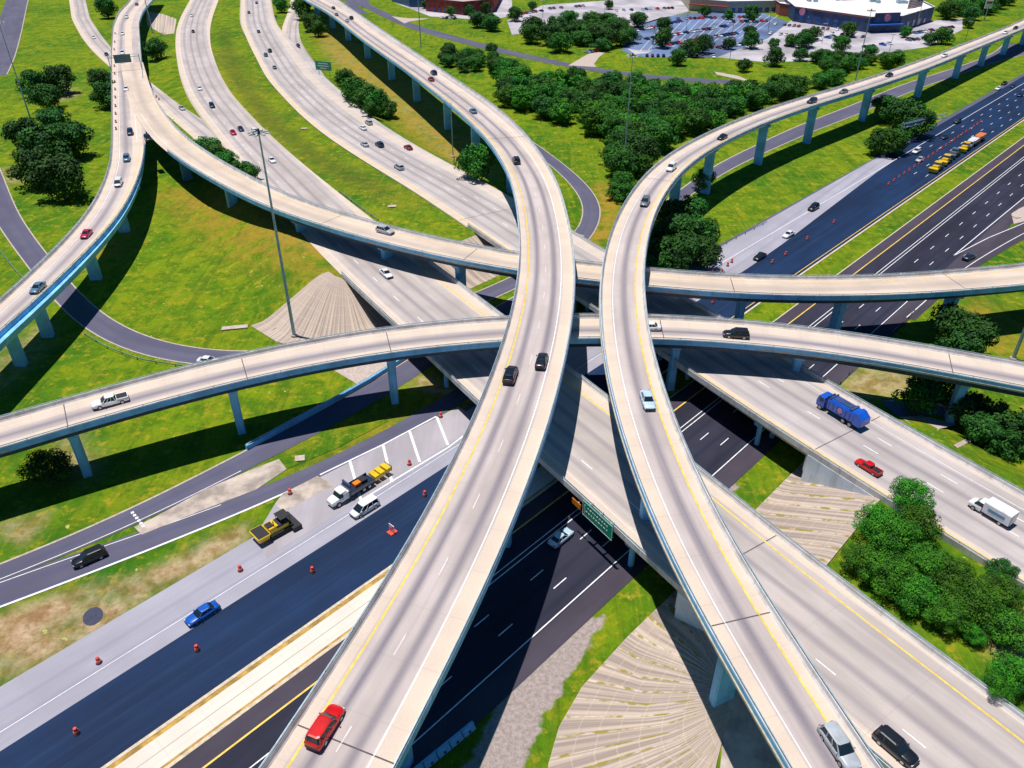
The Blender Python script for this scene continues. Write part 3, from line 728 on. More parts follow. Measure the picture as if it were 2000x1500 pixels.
# ------------------------------------------------------------------ ground roads
def groad(name, L, Rr, m, off=.06, nac=6, drape=True, sig=4, width=None, **k):
    r = road_px(L, Rr, 'G', off=0, sig=sig, width=width, **k); r.z[:] = 0
    mb = MB(); ribbon(mb, r, 0, r.n-1, 'L', 0, 'R', 0, off, nac, drape=drape); mb.build(name, m, None, kind='structure')
    return r
def edge(r, ref, u, w, m, off=.08, name='road_edge', i0=0, i1=None):
    mb = MB(); ribbon(mb, r, i0, r.n-1 if i1 is None else i1, ref, u-w/2, ref, u+w/2, off, 1, drape=True); mb.build(name, m, None, kind='structure')
G1L = [(-14, 296), (0, 325), (20, 375), (37, 425), (92, 497), (137, 550), (155, 572), (195, 615), (250, 645), (300, 670), (375, 687), (500, 692), (600, 685), (700, 657), (800, 617), (937, 573), (1000, 543), (1070, 508), (1118, 470), (1142, 425), (1145, 400), (1130, 375), (1100, 350), (1070, 315), (1030, 285), (980, 258)]
G1R = [(-66, 296), (-48, 350), (-26, 402), (0, 445), (32, 492), (60, 530), (107, 590), (162, 647), (212, 677), (275, 700), (337, 710), (420, 722), (500, 727), (600, 715), (700, 692), (800, 655), (950, 592), (1000, 565), (1080, 530), (1162, 467), (1182, 425), (1180, 400), (1160, 372), (1125, 335), (1060, 295), (1030, 270), (985, 240)]
rG1 = groad('loop_road', G1L, G1R, 'asph_lilac'); ROADS['G1'] = rG1
edge(rG1, 'L', .1, .35, 'path', name='kerb'); edge(rG1, 'R', .1, .35, 'path', name='kerb')
rG7 = groad('ramp_road', [(135, -15), (135, 0), (140, 37), (160, 75), (185, 105), (212, 130), (262, 165), (307, 207), (345, 245), (375, 262), (420, 295)], [(165, -15), (167, 0), (175, 35), (195, 65), (216, 92), (262, 138), (307, 173), (355, 208), (400, 235), (450, 275)], 'free', off=.1); ROADS['G7'] = rG7
rG8 = groad('west_road', [(25, -30), (12, 0), (2, 27), (-14, 80), (-40, 150)], [(66, -30), (55, 0), (45, 50), (30, 112), (0, 175)], 'asph_lilac')
edge(rG8, 'R', .1, .5, 'path', name='kerb')
rG9 = groad('merge_ramp', [(575, -15), (568, 0), (562, 25), (552, 50), (548, 80), (560, 115), (590, 150)], [(592, -15), (585, 0), (587, 27), (582, 52), (587, 82), (607, 110), (630, 145)], 'free', off=.16)
rG6 = groad('access_road', [(690, -12), (712, 5), (750, 22), (800, 45), (875, 67), (1000, 100), (1112, 124), (1225, 142), (1325, 151), (1440, 158)], [(690, 0), (710, 14), (745, 32), (800, 56), (875, 78), (1000, 109), (1112, 132), (1225, 150), (1325, 159), (1440, 166)], 'asph_lilac', sig=3)
rG6b = groad('access_road', [(672, -12), (676, 8), (700, 30)], [(692, -12), (698, 10), (715, 25)], 'asph_lilac', off=.07, sig=2)
rG5 = groad('service_road', [(1290, 400), (1350, 352), (1415, 312), (1475, 285), (1500, 272), (1575, 238), (1660, 207), (1775, 160), (1875, 130), (2010, 82)], [(1310, 410), (1370, 368), (1430, 328), (1490, 300), (1500, 296), (1575, 262), (1662, 230), (1775, 180), (1875, 146), (2010, 98)], 'asph_lilac')
edge(rG5, 'L', .1, .5, 'path', name='kerb'); edge(rG5, 'R', .1, .4, 'path', name='kerb')
# frontage ramps
rG2 = groad('frontage_road', [(-60, 1125), (0, 1105), (150, 1045), (262, 995), (375, 932), (475, 885), (560, 838), (635, 797), (725, 750), (795, 702), (850, 668), (950, 610), (1020, 570), (1090, 530)],
            [(-60, 1160), (0, 1138), (150, 1078), (270, 1030), (375, 972), (500, 910), (560, 877), (675, 822), (760, 775), (820, 728), (880, 690), (960, 640), (1040, 592), (1110, 550)], 'asph_lilac', off=.066)
edge(rG2, 'L', .1, .4, 'path', name='kerb')
rG3 = groad('exit_lane', [(-60, 1155), (0, 1132), (150, 1075), (272, 1045), (375, 1005), (500, 957), (620, 912), (700, 872), (762, 835), (850, 790), (950, 722), (1050, 655)],
            [(-60, 1210), (0, 1187), (175, 1125), (250, 1092), (425, 1022), (500, 995), (612, 942), (725, 885), (850, 822), (950, 760), (1050, 690)], 'asph_lilac', off=.062)
edge(rG3, 'R', .15, .4, 'white', name='road_marking', i1=int(rG3.n*.45)); edge(rG3, 'L', .6, .15, 'white', name='road_marking', i1=int(rG3.n*.33))
edge(rG2, 'R', .5, .15, 'white', name='road_marking', i1=int(rG2.n*.30), off=.085)

def strip(name, s0, s1, t0, t1, m, off=.06, n=1, u_off=0):
    mb = MB(); vs = []; uv = []; k = max(1, int((s1-s0)/20))
    for i in range(k+1):
        s = s0+(s1-s0)*i/k
        for t in (t0, t1):
            t_ = t(s) if callable(t) else t
            x, y = st(s, t_); vs.append((x, y, off)); uv.append((abs(t_-(t0(s) if callable(t0) else t0)), s))
    fs = [(2*i, 2*i+2, 2*i+3, 2*i+1) for i in range(k)]
    mb.add(vs, fs, uv)
    v = [Vector(vs[q]) for q in fs[0]]
    if (v[1]-v[0]).cross(v[2]-v[1]).z < 0: mb.f = [f[::-1] for f in mb.f]
    return mb.build(name, m, None, kind='structure')
S0, S1 = -90, 1500
def fT(a, b): return lambda s: float(np.interp(s, a, b))
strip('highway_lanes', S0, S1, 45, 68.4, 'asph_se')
strip('road_shoulder', S0, S1, 65.6, 68.4, 'asph_se2', .07)
strip('road_shoulder', S0, S1, 45, 48.7, 'asph_se2', .07)
strip('new_pavement', S0, 118, 69.3, 73.4, 'cream', .10)
strip('median_kerb', S0, S1, 68.4, 68.7, 'conc_kerb', .12); strip('median_kerb', S0, 118, 68.95, 69.3, 'ochre', .09); strip('median_kerb', S0, 118, 68.7, 68.95, 'conc_kerb', .085)
strip('median_kerb', S0, 118, 73.4, 74.1, 'ochre', .085); strip('median_kerb', S0, S1, fT([100, 160], [74.1, 75.5]), fT([100, 160], [74.6, 76.0]), 'conc_kerb', .13)
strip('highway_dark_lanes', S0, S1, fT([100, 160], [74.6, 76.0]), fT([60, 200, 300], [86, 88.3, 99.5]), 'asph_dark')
strip('highway_grey_lane', S0, 310, fT([60, 200, 300], [86, 88.3, 95]), fT([100, 180], [96, 101]), 'asph_grey', .064)
strip('highway_grey_lane', 60, 1500, fT([60, 130, 180, 300], [95, 96, 100.2, 99]), fT([60, 130, 180, 300], [95.5, 99, 102, 101.5]), 'asph_lilac', .058)
def mstrip(s0, s1, t, w, m, off=.09): return strip('road_marking', s0, s1, t-w/2, t+w/2, m, off)
mstrip(S0, S1, 65.4, .28, 'yellow'); mstrip(S0, S1, 60.35, .18, 'white'); mstrip(S0, S1, 61.2, .18, 'white'); mstrip(S0, 205, 49, .2, 'white')
strip('road_marking', S0, 175, fT([-90, 60, 175], [88.6, 88.8, 90.5]), fT([-90, 60, 175], [88.72, 88.92, 90.62]), 'white', .085)
mstrip(170, S1, 95, .2, 'white'); mstrip(150, S1, 76.9, .2, 'yellow')
for t in (52.65, 56.35):
    mb = MB(); 
    for k in range(-6, 60):
        s = 3.4+k*12.19+ (0 if t > 54 else 1.2); pts = [st(s+a, t+b) for a, b in ((0, -.09), (3, -.09), (3, .09), (0, .09))]
        mb.add([(p[0], p[1], .092) for p in pts], [(0, 1, 2, 3)])
    mb.build('road_marking', 'white', None, kind='structure')
mb = MB()
for t in (80, 84, 88, 91.5):
    for k in range(19, 75):
        s = 200+(k-19)*12.19
        if s < 292 or (t > 85 and s < 330): continue
        pts = [st(s+a, t+b) for a, b in ((0, -.09), (3, -.09), (3, .09), (0, .09))]
        mb.add([(p[0], p[1], .092) for p in pts], [(0, 1, 2, 3)])
mb.build('road_marking', 'white', None, kind='structure')
# ramp splitting off at the right
rG10 = groad('off_ramp', [(1740, 610), (1800, 560), (1870, 500), (1930, 465), (2000, 433), (2090, 390)], [(1770, 640), (1830, 590), (1870, 545), (1930, 508), (2000, 466), (2090, 420)], 'asph_se2', off=.055)
edge(rG10, 'R', 2.0, .22, 'white', name='road_marking', off=.1)
def pxline(px, w, m, off=.1, name='road_marking'):
    P = [np.array(ghit(*q)[:2]) for q in px]; mb = MB()
    for a, b in zip(P[:-1], P[1:]):
        d = (b-a)/np.hypot(*(b-a)); n = np.array([-d[1], d[0]])*w/2
        mb.add([(*(a-n), off), (*(b-n), off), (*(b+n), off), (*(a+n), off)], [(0, 1, 2, 3)])
    return mb.build(name, m, None, kind='structure')
def pzone(name, px, m, off=.08, label=None):
    P = [ghit(*q) for q in px]; tri = tessellate_polygon([[Vector((p[0], p[1], 0)) for p in P]])
    vs = [(p[0], p[1], p[2]+off) for p in P]; fs = [tuple(t) for t in tri]
    fs2 = []
    for f in fs:
        v = [Vector(vs[q]) for q in f]
        fs2.append(f if (v[1]-v[0]).cross(v[2]-v[0]).z > 0 else f[::-1])
    mb = MB(); mb.add(vs, fs2, [(p[0], p[1]) for p in P]); return mb.build(name, m, None, kind='structure')
pxline([(1862, 500), (2010, 378)], .25, 'white'); pxline([(1862, 500), (1930, 465), (2010, 432)], .25, 'white')
pzone('gore_pavement', [(1975, 418), (1990, 408), (2020, 395), (2020, 428), (1980, 438)], 'path', .11)
# gore between grey lane and exit lane, with chevron stripes
pzone('gore_pavement', [(500, 1046), (537, 985), (560, 965), (640, 925), (850, 818), (895, 795), (925, 812), (905, 850), (715, 970), (520, 1090)], m_road('gore_concrete', (.40, .37, .40), (), (.2, .2, .3)), .075)
pzone('new_pavement', [(537, 985), (552, 965), (620, 930), (655, 948), (600, 975), (555, 1000)], 'gore', .082)
pxline([(625, 928), (750, 868), (852, 814)], .35, 'white'); pxline([(705, 978), (775, 935), (875, 875), (905, 852)], .35, 'white')
for a, b in (((683, 900), (705, 978)), ((748, 869), (765, 940)), ((800, 843), (820, 903)), ((853, 815), (875, 870))): pxline([a, b], .5, 'white', .105)
pzone('gore_pavement', [(262, 1030), (277, 1045), (375, 1005), (500, 957), (560, 917), (545, 897), (500, 914), (400, 957), (300, 1012)], 'gore', .09)
for k in range(6): pxline([(256+k*4.2, 1003+k*5.2), (262+k*4.2, 1001+k*5.2)], .55, 'white', .105)
pzone('grass_island', [(545, 897), (560, 917), (660, 875), (760, 822), (745, 820), (650, 850)], 'grass', .093)
pzone('dirt_patch', [(181.5+19*math.cos(q)+6*math.sin(q), 1204-18*math.sin(q)) for q in [2*math.pi*i/20 for i in range(20)]], m_plain('tar_patch', (.05, .055, .10), .9), .05)
# gravel verge and its kerb at the bottom
# ------------------------------------------------------------------ slope paving
def fan(top, toe, m, name='slope_paving', nac=22, n=90, off=.26, vs_=14, uspan=1):
    a = wpts(top, n); b = wpts(toe, n)
    A = np.array([ghit(*q)[:2] for q in a]); B = np.array([ghit(*q)[:2] for q in b])
    return fanw(A, B, m, name, nac, off, vs_)
def fanw(A, B, m, name='slope_paving', nac=22, off=.14, vs_=14):
    mb = MB(); vs = []; uv = []; n = len(A)
    for i in range(n):
        for k in range(nac+1):
            f = k/nac; p = A[i]*(1-f)+B[i]*f; vs.append((p[0], p[1], float(hgt(p[0], p[1]))+off*(1-.5*f))); uv.append((f, vs_*i/(n-1)))
    fs = [(i*(nac+1)+k, i*(nac+1)+k+1, (i+1)*(nac+1)+k+1, (i+1)*(nac+1)+k) for i in range(n-1) for k in range(nac)]
    v = [Vector(vs[q]) for q in fs[0]]; mid = fs[len(fs)//2]; v = [Vector(vs[q]) for q in mid]
    if (v[1]-v[0]).cross(v[2]-v[1]).z < 0: fs = [f[::-1] for f in fs]
    mb.add(vs, fs, uv); return mb.build(name, m, None, kind='structure')
fan([(642, 532), (655, 541), (667, 545), (680, 555)], [(490, 637), (540, 668), (620, 690), (700, 672), (740, 640)], 'fan', vs_=20)
# face under the north ends, from left freeway to right freeway
A_ = np.array([st(s, 149) for s in np.linspace(99, 175, 40)]); B_ = np.array([st(s, 134.5) for s in np.linspace(99, 175, 40)])
fanw(A_, B_, 'fan', vs_=26)
pzone('paved_slope', [(650, 722), (700, 752), (730, 735), (800, 695), (860, 655), (780, 672)], 'path', .05)
fan([(1412, 1440), (1425, 1405), (1420, 1365), (1405, 1320)], [(1360, 1660), (1200, 1650), (1085, 1570), (1070, 1497), (1092, 1420), (1137, 1342), (1225, 1245), (1287, 1185), (1345, 1172)], 'fang', vs_=19, nac=44, n=110, off=.30)
fan([(1400, 1560), (1412, 1440), (1425, 1405), (1420, 1365), (1405, 1320), (1350, 1180)], [(1540, 1560), (1520, 1460), (1500, 1400), (1480, 1340), (1450, 1290), (1385, 1215)], 'gore', nac=20, n=80, off=.26)
A_ = np.array([st(s, 22.5) for s in np.linspace(68, 124, 90)]); B_ = np.array([st(s, 38.8) for s in np.linspace(66, 124, 90)])
fanw(A_, B_, 'fang', vs_=16, off=.26, nac=40)
fan([(285, 22), (318, 28), (345, 38)], [(288, 50), (318, 68), (340, 66)], 'fan', vs_=3, n=10, nac=4)
pzone('footpath', [(1722, 786), (1745, 783), (1800, 785), (1880, 800), (1880, 812), (1810, 812), (1750, 812)], 'lot', .05)
pzone('footpath', [(1722, 784), (1760, 780), (1830, 788), (1885, 802), (1885, 806), (1830, 794), (1760, 786)], 'path', .09)
pzone('footpath', [(1755, 815), (1800, 812), (1872, 830), (1835, 838), (1822, 850)], 'path', .09)
pzone('footpath', [(1862, 870), (1885, 858), (1930, 848), (1935, 854), (1890, 865), (1870, 876)], 'path', .09)

# ------------------------------------------------------------------ trees
def crown_mesh(name, m, seed, rad=4.8, hgt_=5.6, base=1.1, n=3600, leaf=.55, blobs=9, flat=.9):
    rg = np.random.default_rng(seed); bl = [(0, 0, base+hgt_*.48, rad*.62), (0, 0, base+hgt_*.25, rad*.6)]
    for i in range(int(blobs*1.8)):
        a = i*2.4+rg.uniform(-.5, .5); el = rg.uniform(-.1, 1.0); q = rad*.72*math.cos(el*1.35)*rg.uniform(.8, 1.1); z = base+hgt_*(.35+.55*math.sin(el*1.35))
        bl.append((q*math.cos(a), q*math.sin(a), z, rad*rg.uniform(.20, .36)))
    bl = np.array(bl); pr = bl[:, 3]**2; pr /= pr.sum()
    ch = rg.choice(len(bl), n, p=pr); d = rg.normal(size=(n, 3)); d /= np.linalg.norm(d, axis=1)[:, None]
    rr = bl[ch, 3]*(1-.30*rg.random(n)**1.6+.05*rg.normal(size=n))
    P = bl[ch, :3]+d*rr[:, None]*np.array([1, 1, flat]); 
    keep = P[:, 2] > base*.65; P, d = P[keep], d[keep]; n = len(P)
    nn = d+rg.normal(size=(n, 3))*.32+np.array([0, 0, .25]); nn /= np.linalg.norm(nn, axis=1)[:, None]
    t = np.cross(nn, rg.normal(size=(n, 3))); t /= np.linalg.norm(t, axis=1)[:, None]; b = np.cross(nn, t)
    s = leaf*rg.uniform(.5, 1.25, n)[:, None]; t = t*s; b = b*s*.7
    V = np.stack([P-t*.5, P+b*.5, P+t*.6, P-b*.5], 1).reshape(-1, 3)
    F = np.arange(4*n).reshape(-1, 4)
    me = bpy.data.meshes.new(name); me.from_pydata(V.tolist(), [], F.tolist()); me.materials.append(M[m]); return me
def trunk_mesh(name, seed, h=3.4, r=.28):
    rg = random.Random(seed); mb = MB(); mb.tube((0, 0, -.4), (.1, .05, h*.55), r*1.25, r*.85)
    for i in range(5):
        a = i*1.256+rg.random(); L = rg.uniform(1.4, 2.6)
        mb.tube((.1, .05, h*(.45+.1*rg.random())), (math.cos(a)*L, math.sin(a)*L, h*.55+rg.uniform(1.2, 2.6)), r*.5, r*.16, 6)
    mb.tube((.1, .05, h*.55), (-.1, .1, h*1.15), r*.8, r*.3, 6)
    return mb.mesh(name, 'trunk')
CR = {}
for m in ('leaf', 'leafdk', 'leafmd'):
    CR[m] = [crown_mesh('crown', m, 10+i*3+len(m), n=3600, blobs=8+i, flat=.8+.08*i) for i in range(4)]
FINE = [crown_mesh('crown', 'leaf', 70+i, n=9000, leaf=.30, blobs=12) for i in range(3)]
FINEDK = [crown_mesh('crown', 'leafdk', 80+i, n=8000, leaf=.34, blobs=12) for i in range(2)]
TR = [trunk_mesh('trunk', i) for i in range(3)]
def tree(px, py, rad, label, mk='leafmd', group=None, name='broadleaf_tree', world=None, hk=1.0, cat='tree', fine=False):
    x, y, z = world if world else ghit(px, py)
    e = empty(name, (x, y, z-.05), random.uniform(0, 6.28), label=label, cat=cat, group=group)
    k = rad/4.9; lst = (FINE if mk == 'leaf' else FINEDK) if fine else CR[mk]
    e.scale = (k, k, k*hk*random.uniform(.9, 1.1))
    inst('trunk', random.choice(TR), e); inst('crown', random.choice(lst), e)
    return e
# single trees: crown centre pixel (roughly), crown radius in metres, label
def treec(px, py, rad, label, **k):
    z = rad*1.0*k.get('hk', 1)
    g = ghit(px, py); p = up(px, py, g[2]+z); g2 = float(hgt(p[0], p[1])); p = up(px, py, g2+z)
    return tree(0, 0, rad, label, world=(p[0], p[1], float(hgt(*p))), **k)
GL = 'trees grouped on the grass at far left'
n_ = 0
LEFT = [(65, 150, 9, 'dark spreading tree, left half of the upper clump on the left lawn'), (110, 145, 9, 'dark spreading tree, right half of the upper clump on the left lawn'), (88, 178, 8, 'dark tree at the front of the upper clump on the left lawn'),
        (190, 145, 7, 'dark tree half hidden behind the left viaduct, back one of two'), (203, 175, 8, 'dark tree half hidden behind the left viaduct, front one of two'),
        (45, 250, 9, 'dark tree at the left rim of the big clump around the high-mast pole'), (98, 225, 8, 'dark tree at the top of the big clump around the high-mast pole'), (135, 260, 9, 'dark tree at the right rim of the big clump around the high-mast pole'),
        (85, 270, 10, 'dark tree in the centre of the big clump around the high-mast pole'), (62, 315, 9, 'dark tree at the lower left of the big clump around the high-mast pole'), (110, 330, 10, 'dark tree at the lower front of the big clump around the high-mast pole'),
        (300, 88, 8, 'dark round tree between the left viaduct and the curving freeway'), (205, 8, 9, 'dark tree cut by the top edge near the upper left ramp')]
for px, py, rad, lab in LEFT: treec(px, py, rad*1.0, lab, mk='leafdk', group=GL)
MIDT = [(402, 284, 5, 'bushy tree behind the forking ramp, leftmost in a row of five'), (420, 290, 5, 'bushy tree behind the forking ramp, second from the left of a row of five'), (438, 306, 4.5, 'bushy tree behind the forking ramp, third of a row of five'),
        (468, 325, 4, 'small bushy tree behind the forking ramp, fourth of a row of five'), (488, 332, 3.4, 'smallest bushy tree behind the forking ramp, at the right end of a row of five'),
        (672, 145, 5, 'tree at the upper end of the narrow clump beside the green exit sign'), (690, 165, 7, 'large tree in the upper half of the narrow clump right of the freeway'), (715, 180, 7, 'large tree in the middle of the narrow clump right of the freeway'),
        (735, 195, 6, 'tree in the lower half of the narrow clump right of the freeway'), (725, 212, 4, 'low tree on the freeway side of the narrow clump'), (757, 207, 4.5, 'tree at the lower right end of the narrow clump right of the freeway'),
        (605, 35, 7, 'dark tree beside the tall flyover near the top, left one of two'), (620, 48, 6, 'dark tree beside the tall flyover near the top, right one of two'), (548, 4, 6, 'small dark tree on the grass wedge at the top edge'),
        (932, 318, 6.5, 'dark round tree beneath the tall flyover, at the foot of its pier'), (590, 10, 8, 'dark tree cut by the top edge left of the tall flyover')]
for px, py, rad, lab in MIDT: treec(px, py, rad*1.15, lab, mk='leafmd', group='trees between the freeways')
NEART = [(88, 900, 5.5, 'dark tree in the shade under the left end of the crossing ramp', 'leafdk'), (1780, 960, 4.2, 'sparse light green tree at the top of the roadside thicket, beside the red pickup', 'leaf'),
         (1722, 1010, 4.6, 'green tree at the upper left of the roadside thicket at lower right', 'leaf'), (1800, 1010, 4.4, 'green tree on the freeway side of the roadside thicket, below the sparse one', 'leaf'), (1752, 1045, 4.8, 'dense green tree in the upper middle of the roadside thicket', 'leaf'),
         (1690, 1085, 4.0, 'green tree hanging over the paved slope at the left rim of the thicket', 'leaf'), (1740, 1110, 4.8, 'large bright tree at the left centre of the roadside thicket', 'leaf'), (1815, 1085, 4.4, 'green tree at the right centre of the roadside thicket', 'leaf'),
         (1800, 1150, 4.4, 'green tree in the lower left part of the roadside thicket', 'leaf'), (1865, 1120, 4.2, 'green tree in the right part of the thicket close to the freeway barrier', 'leaf'), (1900, 1170, 4.6, 'wide bright tree in the lower right part of the thicket', 'leaf'),
         (1960, 1150, 4.2, 'green tree at the right edge of the picture in the thicket', 'leaf'), (1855, 1195, 3.6, 'low green tree above the long white barrier in the thicket', 'leaf'), (1960, 1105, 2.6, 'small dark pointed tree by the freeway barrier at the right edge', 'leafdk'),
         (1975, 1215, 4.4, 'green tree in the lower corner of the thicket against the right edge', 'leaf'), (1990, 1310, 3.8, 'green tree at the right edge below the bare dirt patch', 'leaf'), (1955, 1335, 2.6, 'small green shrub tree below the bare dirt patch by the barrier', 'leaf'), (1905, 1235, 2.2, 'small round shrub tree on the bare dirt by the barrier', 'leaf')]
for px, py, rad, lab, mk in NEART:
    treec(px, py, rad*.93, lab, mk=mk, group='trees near the foreground', fine=True, hk=.9)
RT = [(1870, 625, 6.5, 'dark tree beside the pier of the farther ramp at the right'), (1900, 650, 6.5, 'dark tree between the two crossing ramps at the right, right one'), (1880, 670, 5.5, 'dark tree just above the nearer crossing ramp at the right'),
      (1800, 765, 5.2, 'dark tree under the nearer crossing ramp, left one below its pier top'), (1850, 745, 5, 'dark tree behind the pier of the nearer crossing ramp'), (1900, 790, 5.2, 'dark tree right of the pier under the nearer crossing ramp'),
      (1945, 810, 5.2, 'large dark tree in the shade at right, second from the edge'), (1990, 830, 5.2, 'large dark tree in the shade cut by the right edge'), (1920, 830, 4.5, 'small pale feathery tree at the foot of the dark trees at right'), (1965, 855, 4, 'small dark shrub tree at the edge of the grass slope at right'),
      (1290, 455, 7, 'dark tree tucked behind the right flyover, upper left of its cluster'), (1330, 440, 8, 'dark tree beneath the right flyover, top of its cluster'), (1365, 440, 7, 'bright-topped tree at the right rim of the cluster beneath the right flyover'), (1300, 495, 7, 'dark tree at the bottom of the cluster beneath the right flyover'), (1340, 480, 6.5, 'dark tree at the lower right of the cluster beneath the right flyover'), (1375, 480, 6, 'dark tree by the grey highway lane, beneath the right flyover'), (1350, 400, 7, 'dark tree right of the big pier of the right flyover'), (1310, 410, 7, 'dark tree left of the big pier of the right flyover'), (1275, 520, 6, 'dark tree right beside the tall flyover deck above the farther ramp'),
      (1375, 345, 5, 'bright green small tree between two piers of the right flyover'), (1735, 200, 8, 'dark tree under the far part of the right flyover, left one'), (1775, 210, 9, 'large dark tree under the far part of the right flyover, middle one'), (1800, 228, 8, 'green tree beyond the overhead sign, right one'), (1725, 265, 7, 'round green tree left of the overhead sign gantry'), (1755, 270, 6, 'green tree right under the overhead sign gantry')]
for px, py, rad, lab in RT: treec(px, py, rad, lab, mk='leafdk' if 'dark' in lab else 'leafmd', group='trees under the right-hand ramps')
def inpoly(x, y, poly): return pdist(np.array([x]), np.array([y]), poly)[0] == 0
def wood(pp, sp, lab, grp, mk=('leafmd',), rad=(5, 7), hk=.8):
    P = pxpoly(pp); x0, y0 = P.min(0); x1, y1 = P.max(0); c = 0; y = y0
    while y < y1:
        x = x0
        while x < x1:
            a, b = x+random.uniform(-.3, .3)*sp, y+random.uniform(-.3, .3)*sp
            if inpoly(a, b, P):
                tree(0, 0, random.uniform(*rad), lab, mk=random.choice(mk), group=grp, world=(a, b, float(hgt(a, b))), hk=hk*random.uniform(.8, 1.2)); c += 1
            x += sp
        y += sp
    return c
nw = wood([(955, 165), (1010, 162), (1060, 168), (1160, 180), (1240, 188), (1330, 196), (1430, 198), (1500, 188), (1640, 158), (1720, 132), (1755, 130), (1640, 168), (1575, 185), (1500, 208), (1400, 245), (1300, 300), (1240, 350), (1215, 360), (1200, 300), (1165, 270), (1080, 240), (1000, 212), (960, 185)], 8.5,
          'broadleaf tree in the dense wood filling the space between the two tall flyovers', 'trees of the dense middle wood', ('leafmd', 'leafmd', 'leaf', 'leafdk'), (6.2, 7.6), .95)
nw += wood([(850, 112), (870, 102), (1000, 128), (1003, 140), (960, 146), (900, 142), (852, 125)], 8.5, 'dark tree in the thin belt of trees below the access road at top centre', 'trees of the roadside belt', ('leafdk', 'leafmd'), (4.5, 5.8))
nw += wood([(1215, 345), (1250, 335), (1235, 375), (1212, 400), (1205, 380)], 7, 'green tree at the point of the wood where it meets the right flyover', 'trees at the point of the wood', ('leafmd', 'leaf'))
nw += wood([(1000, 78), (1060, 60), (1130, 45), (1250, 50), (1240, 90), (1225, 110), (1180, 108), (1140, 95), (1120, 110), (1090, 105), (1000, 75)], 13.5, 'large dark tree in the grove left of the shopping centre car park', 'trees of the car park grove', ('leafdk', 'leafdk', 'leafmd'), (7, 9.5))
nw += wood([(925, 50), (955, 45), (985, 60), (940, 62)], 12, 'dark tree on the lawn below the brick building', 'trees below the brick building', ('leafdk',), (6, 8))
nw += wood([(1825, 30), (1900, 5), (1990, 0), (1990, 18), (1900, 42), (1830, 45)], 15, 'dark tree in the belt behind the white-roofed store', 'trees behind the store', ('leafdk', 'leafmd'), (8, 10))
nw += wood([(1590, 120), (1660, 118), (1760, 112), (1765, 125), (1650, 145), (1600, 150)], 9, 'green tree in the hedge between the car park and the right flyover', 'trees of the car park hedge', ('leafmd',), (4, 6))
LOTT = [(1515, 105), (1512, 80), (1570, 72), (1578, 68), (1565, 100), (1610, 103), (1590, 60), (1660, 50), (1645, 78), (1820, 68), (1845, 62), (1895, 40), (1350, 85), (1375, 80), (1425, 80), (1470, 72), (1465, 60), (1325, 105), (1298, 45), (1295, 70), (1378, 18), (1470, 20), (1455, 122), (1425, 25), (1300, 62), (1700, 98), (1545, 75), (960, 90), (1640, 105), (1770, 58), (1005, 22), (1040, 8), (1190, 6), (830, 5), (880, 18), (915, 15), (950, 12)]
for i, (px, py) in enumerate(LOTT):
    treec(px, py, random.uniform(4, 7), 'lone planted tree among the parked cars and shops at the top', mk=random.choice(('leafdk', 'leafmd')), group='planted trees around the car park', name='planted_tree')

# ------------------------------------------------------------------ vehicles
def ring(x, hw, zb, zt, ch=.16, roll=.0):
    c = min(ch, hw*.4, (zt-zb)*.45)
    return [(x, -hw+c*.6, zb), (x, hw-c*.6, zb), (x, hw, zb+c*.6), (x, hw, zb+(zt-zb)*.62), (x, hw-c*.55, zt-c*.45), (x, hw-c*1.8, zt), (x, -hw+c*1.8, zt), (x, -hw+c*.55, zt-c*.45), (x, -hw, zb+(zt-zb)*.62), (x, -hw, zb+c*.6)]
def oct_(x0, x1, hw, z, c=.18):
    return [(x0+c, -hw, z), (x1-c, -hw, z), (x1, -hw+c, z), (x1, hw-c, z), (x1-c, hw, z), (x0+c, hw, z), (x0, hw-c, z), (x0, -hw+c, z)]
SPEC = {
 'sedan': dict(L=4.8, W=1.86, body=[(-2.4, .66, .38, .74), (-2.3, .84, .26, .92), (-1.7, .92, .2, 1.0), (0, .93, .2, .95), (1.1, .92, .2, .94), (1.9, .88, .22, .84), (2.3, .78, .25, .72), (2.4, .6, .34, .62)], gh=(-1.85, 1.15, .82, .90), rf=(-1.05, .25, .60, 1.43), wb=1.38, wr=.33),
 'suv': dict(L=4.9, W=1.94, body=[(-2.45, .78, .42, .95), (-2.38, .92, .32, 1.1), (-1.6, .97, .26, 1.14), (0, .97, .26, 1.1), (1.1, .96, .26, 1.08), (1.95, .93, .28, 1.0), (2.36, .82, .32, .86), (2.45, .66, .42, .76)], gh=(-2.32, 1.2, .88, 1.05), rf=(-2.0, .35, .70, 1.74), wb=1.42, wr=.38),
 'van': dict(L=5.1, W=1.98, body=[(-2.55, .82, .38, 1.0), (-2.48, .95, .28, 1.12), (-1.6, .99, .24, 1.14), (0, .99, .24, 1.1), (1.3, .97, .24, 1.06), (2.1, .9, .26, .92), (2.45, .8, .3, .8), (2.55, .64, .4, .7)], gh=(-2.45, 1.75, .9, 1.05), rf=(-2.2, .75, .74, 1.78), wb=1.52, wr=.35),
 'pickup': dict(L=5.8, W=2.0, body=[(-2.9, .86, .5, .95), (-2.85, .97, .4, 1.02), (-.85, 1.0, .34, 1.04), (.2, 1.0, .34, 1.14), (1.4, .99, .34, 1.14), (2.3, .96, .36, 1.08), (2.8, .88, .38, .95), (2.9, .74, .46, .84)], gh=(-1.0, 1.45, .90, 1.10), rf=(-.75, .65, .74, 1.80), wb=1.75, wr=.41)}
PR = {}
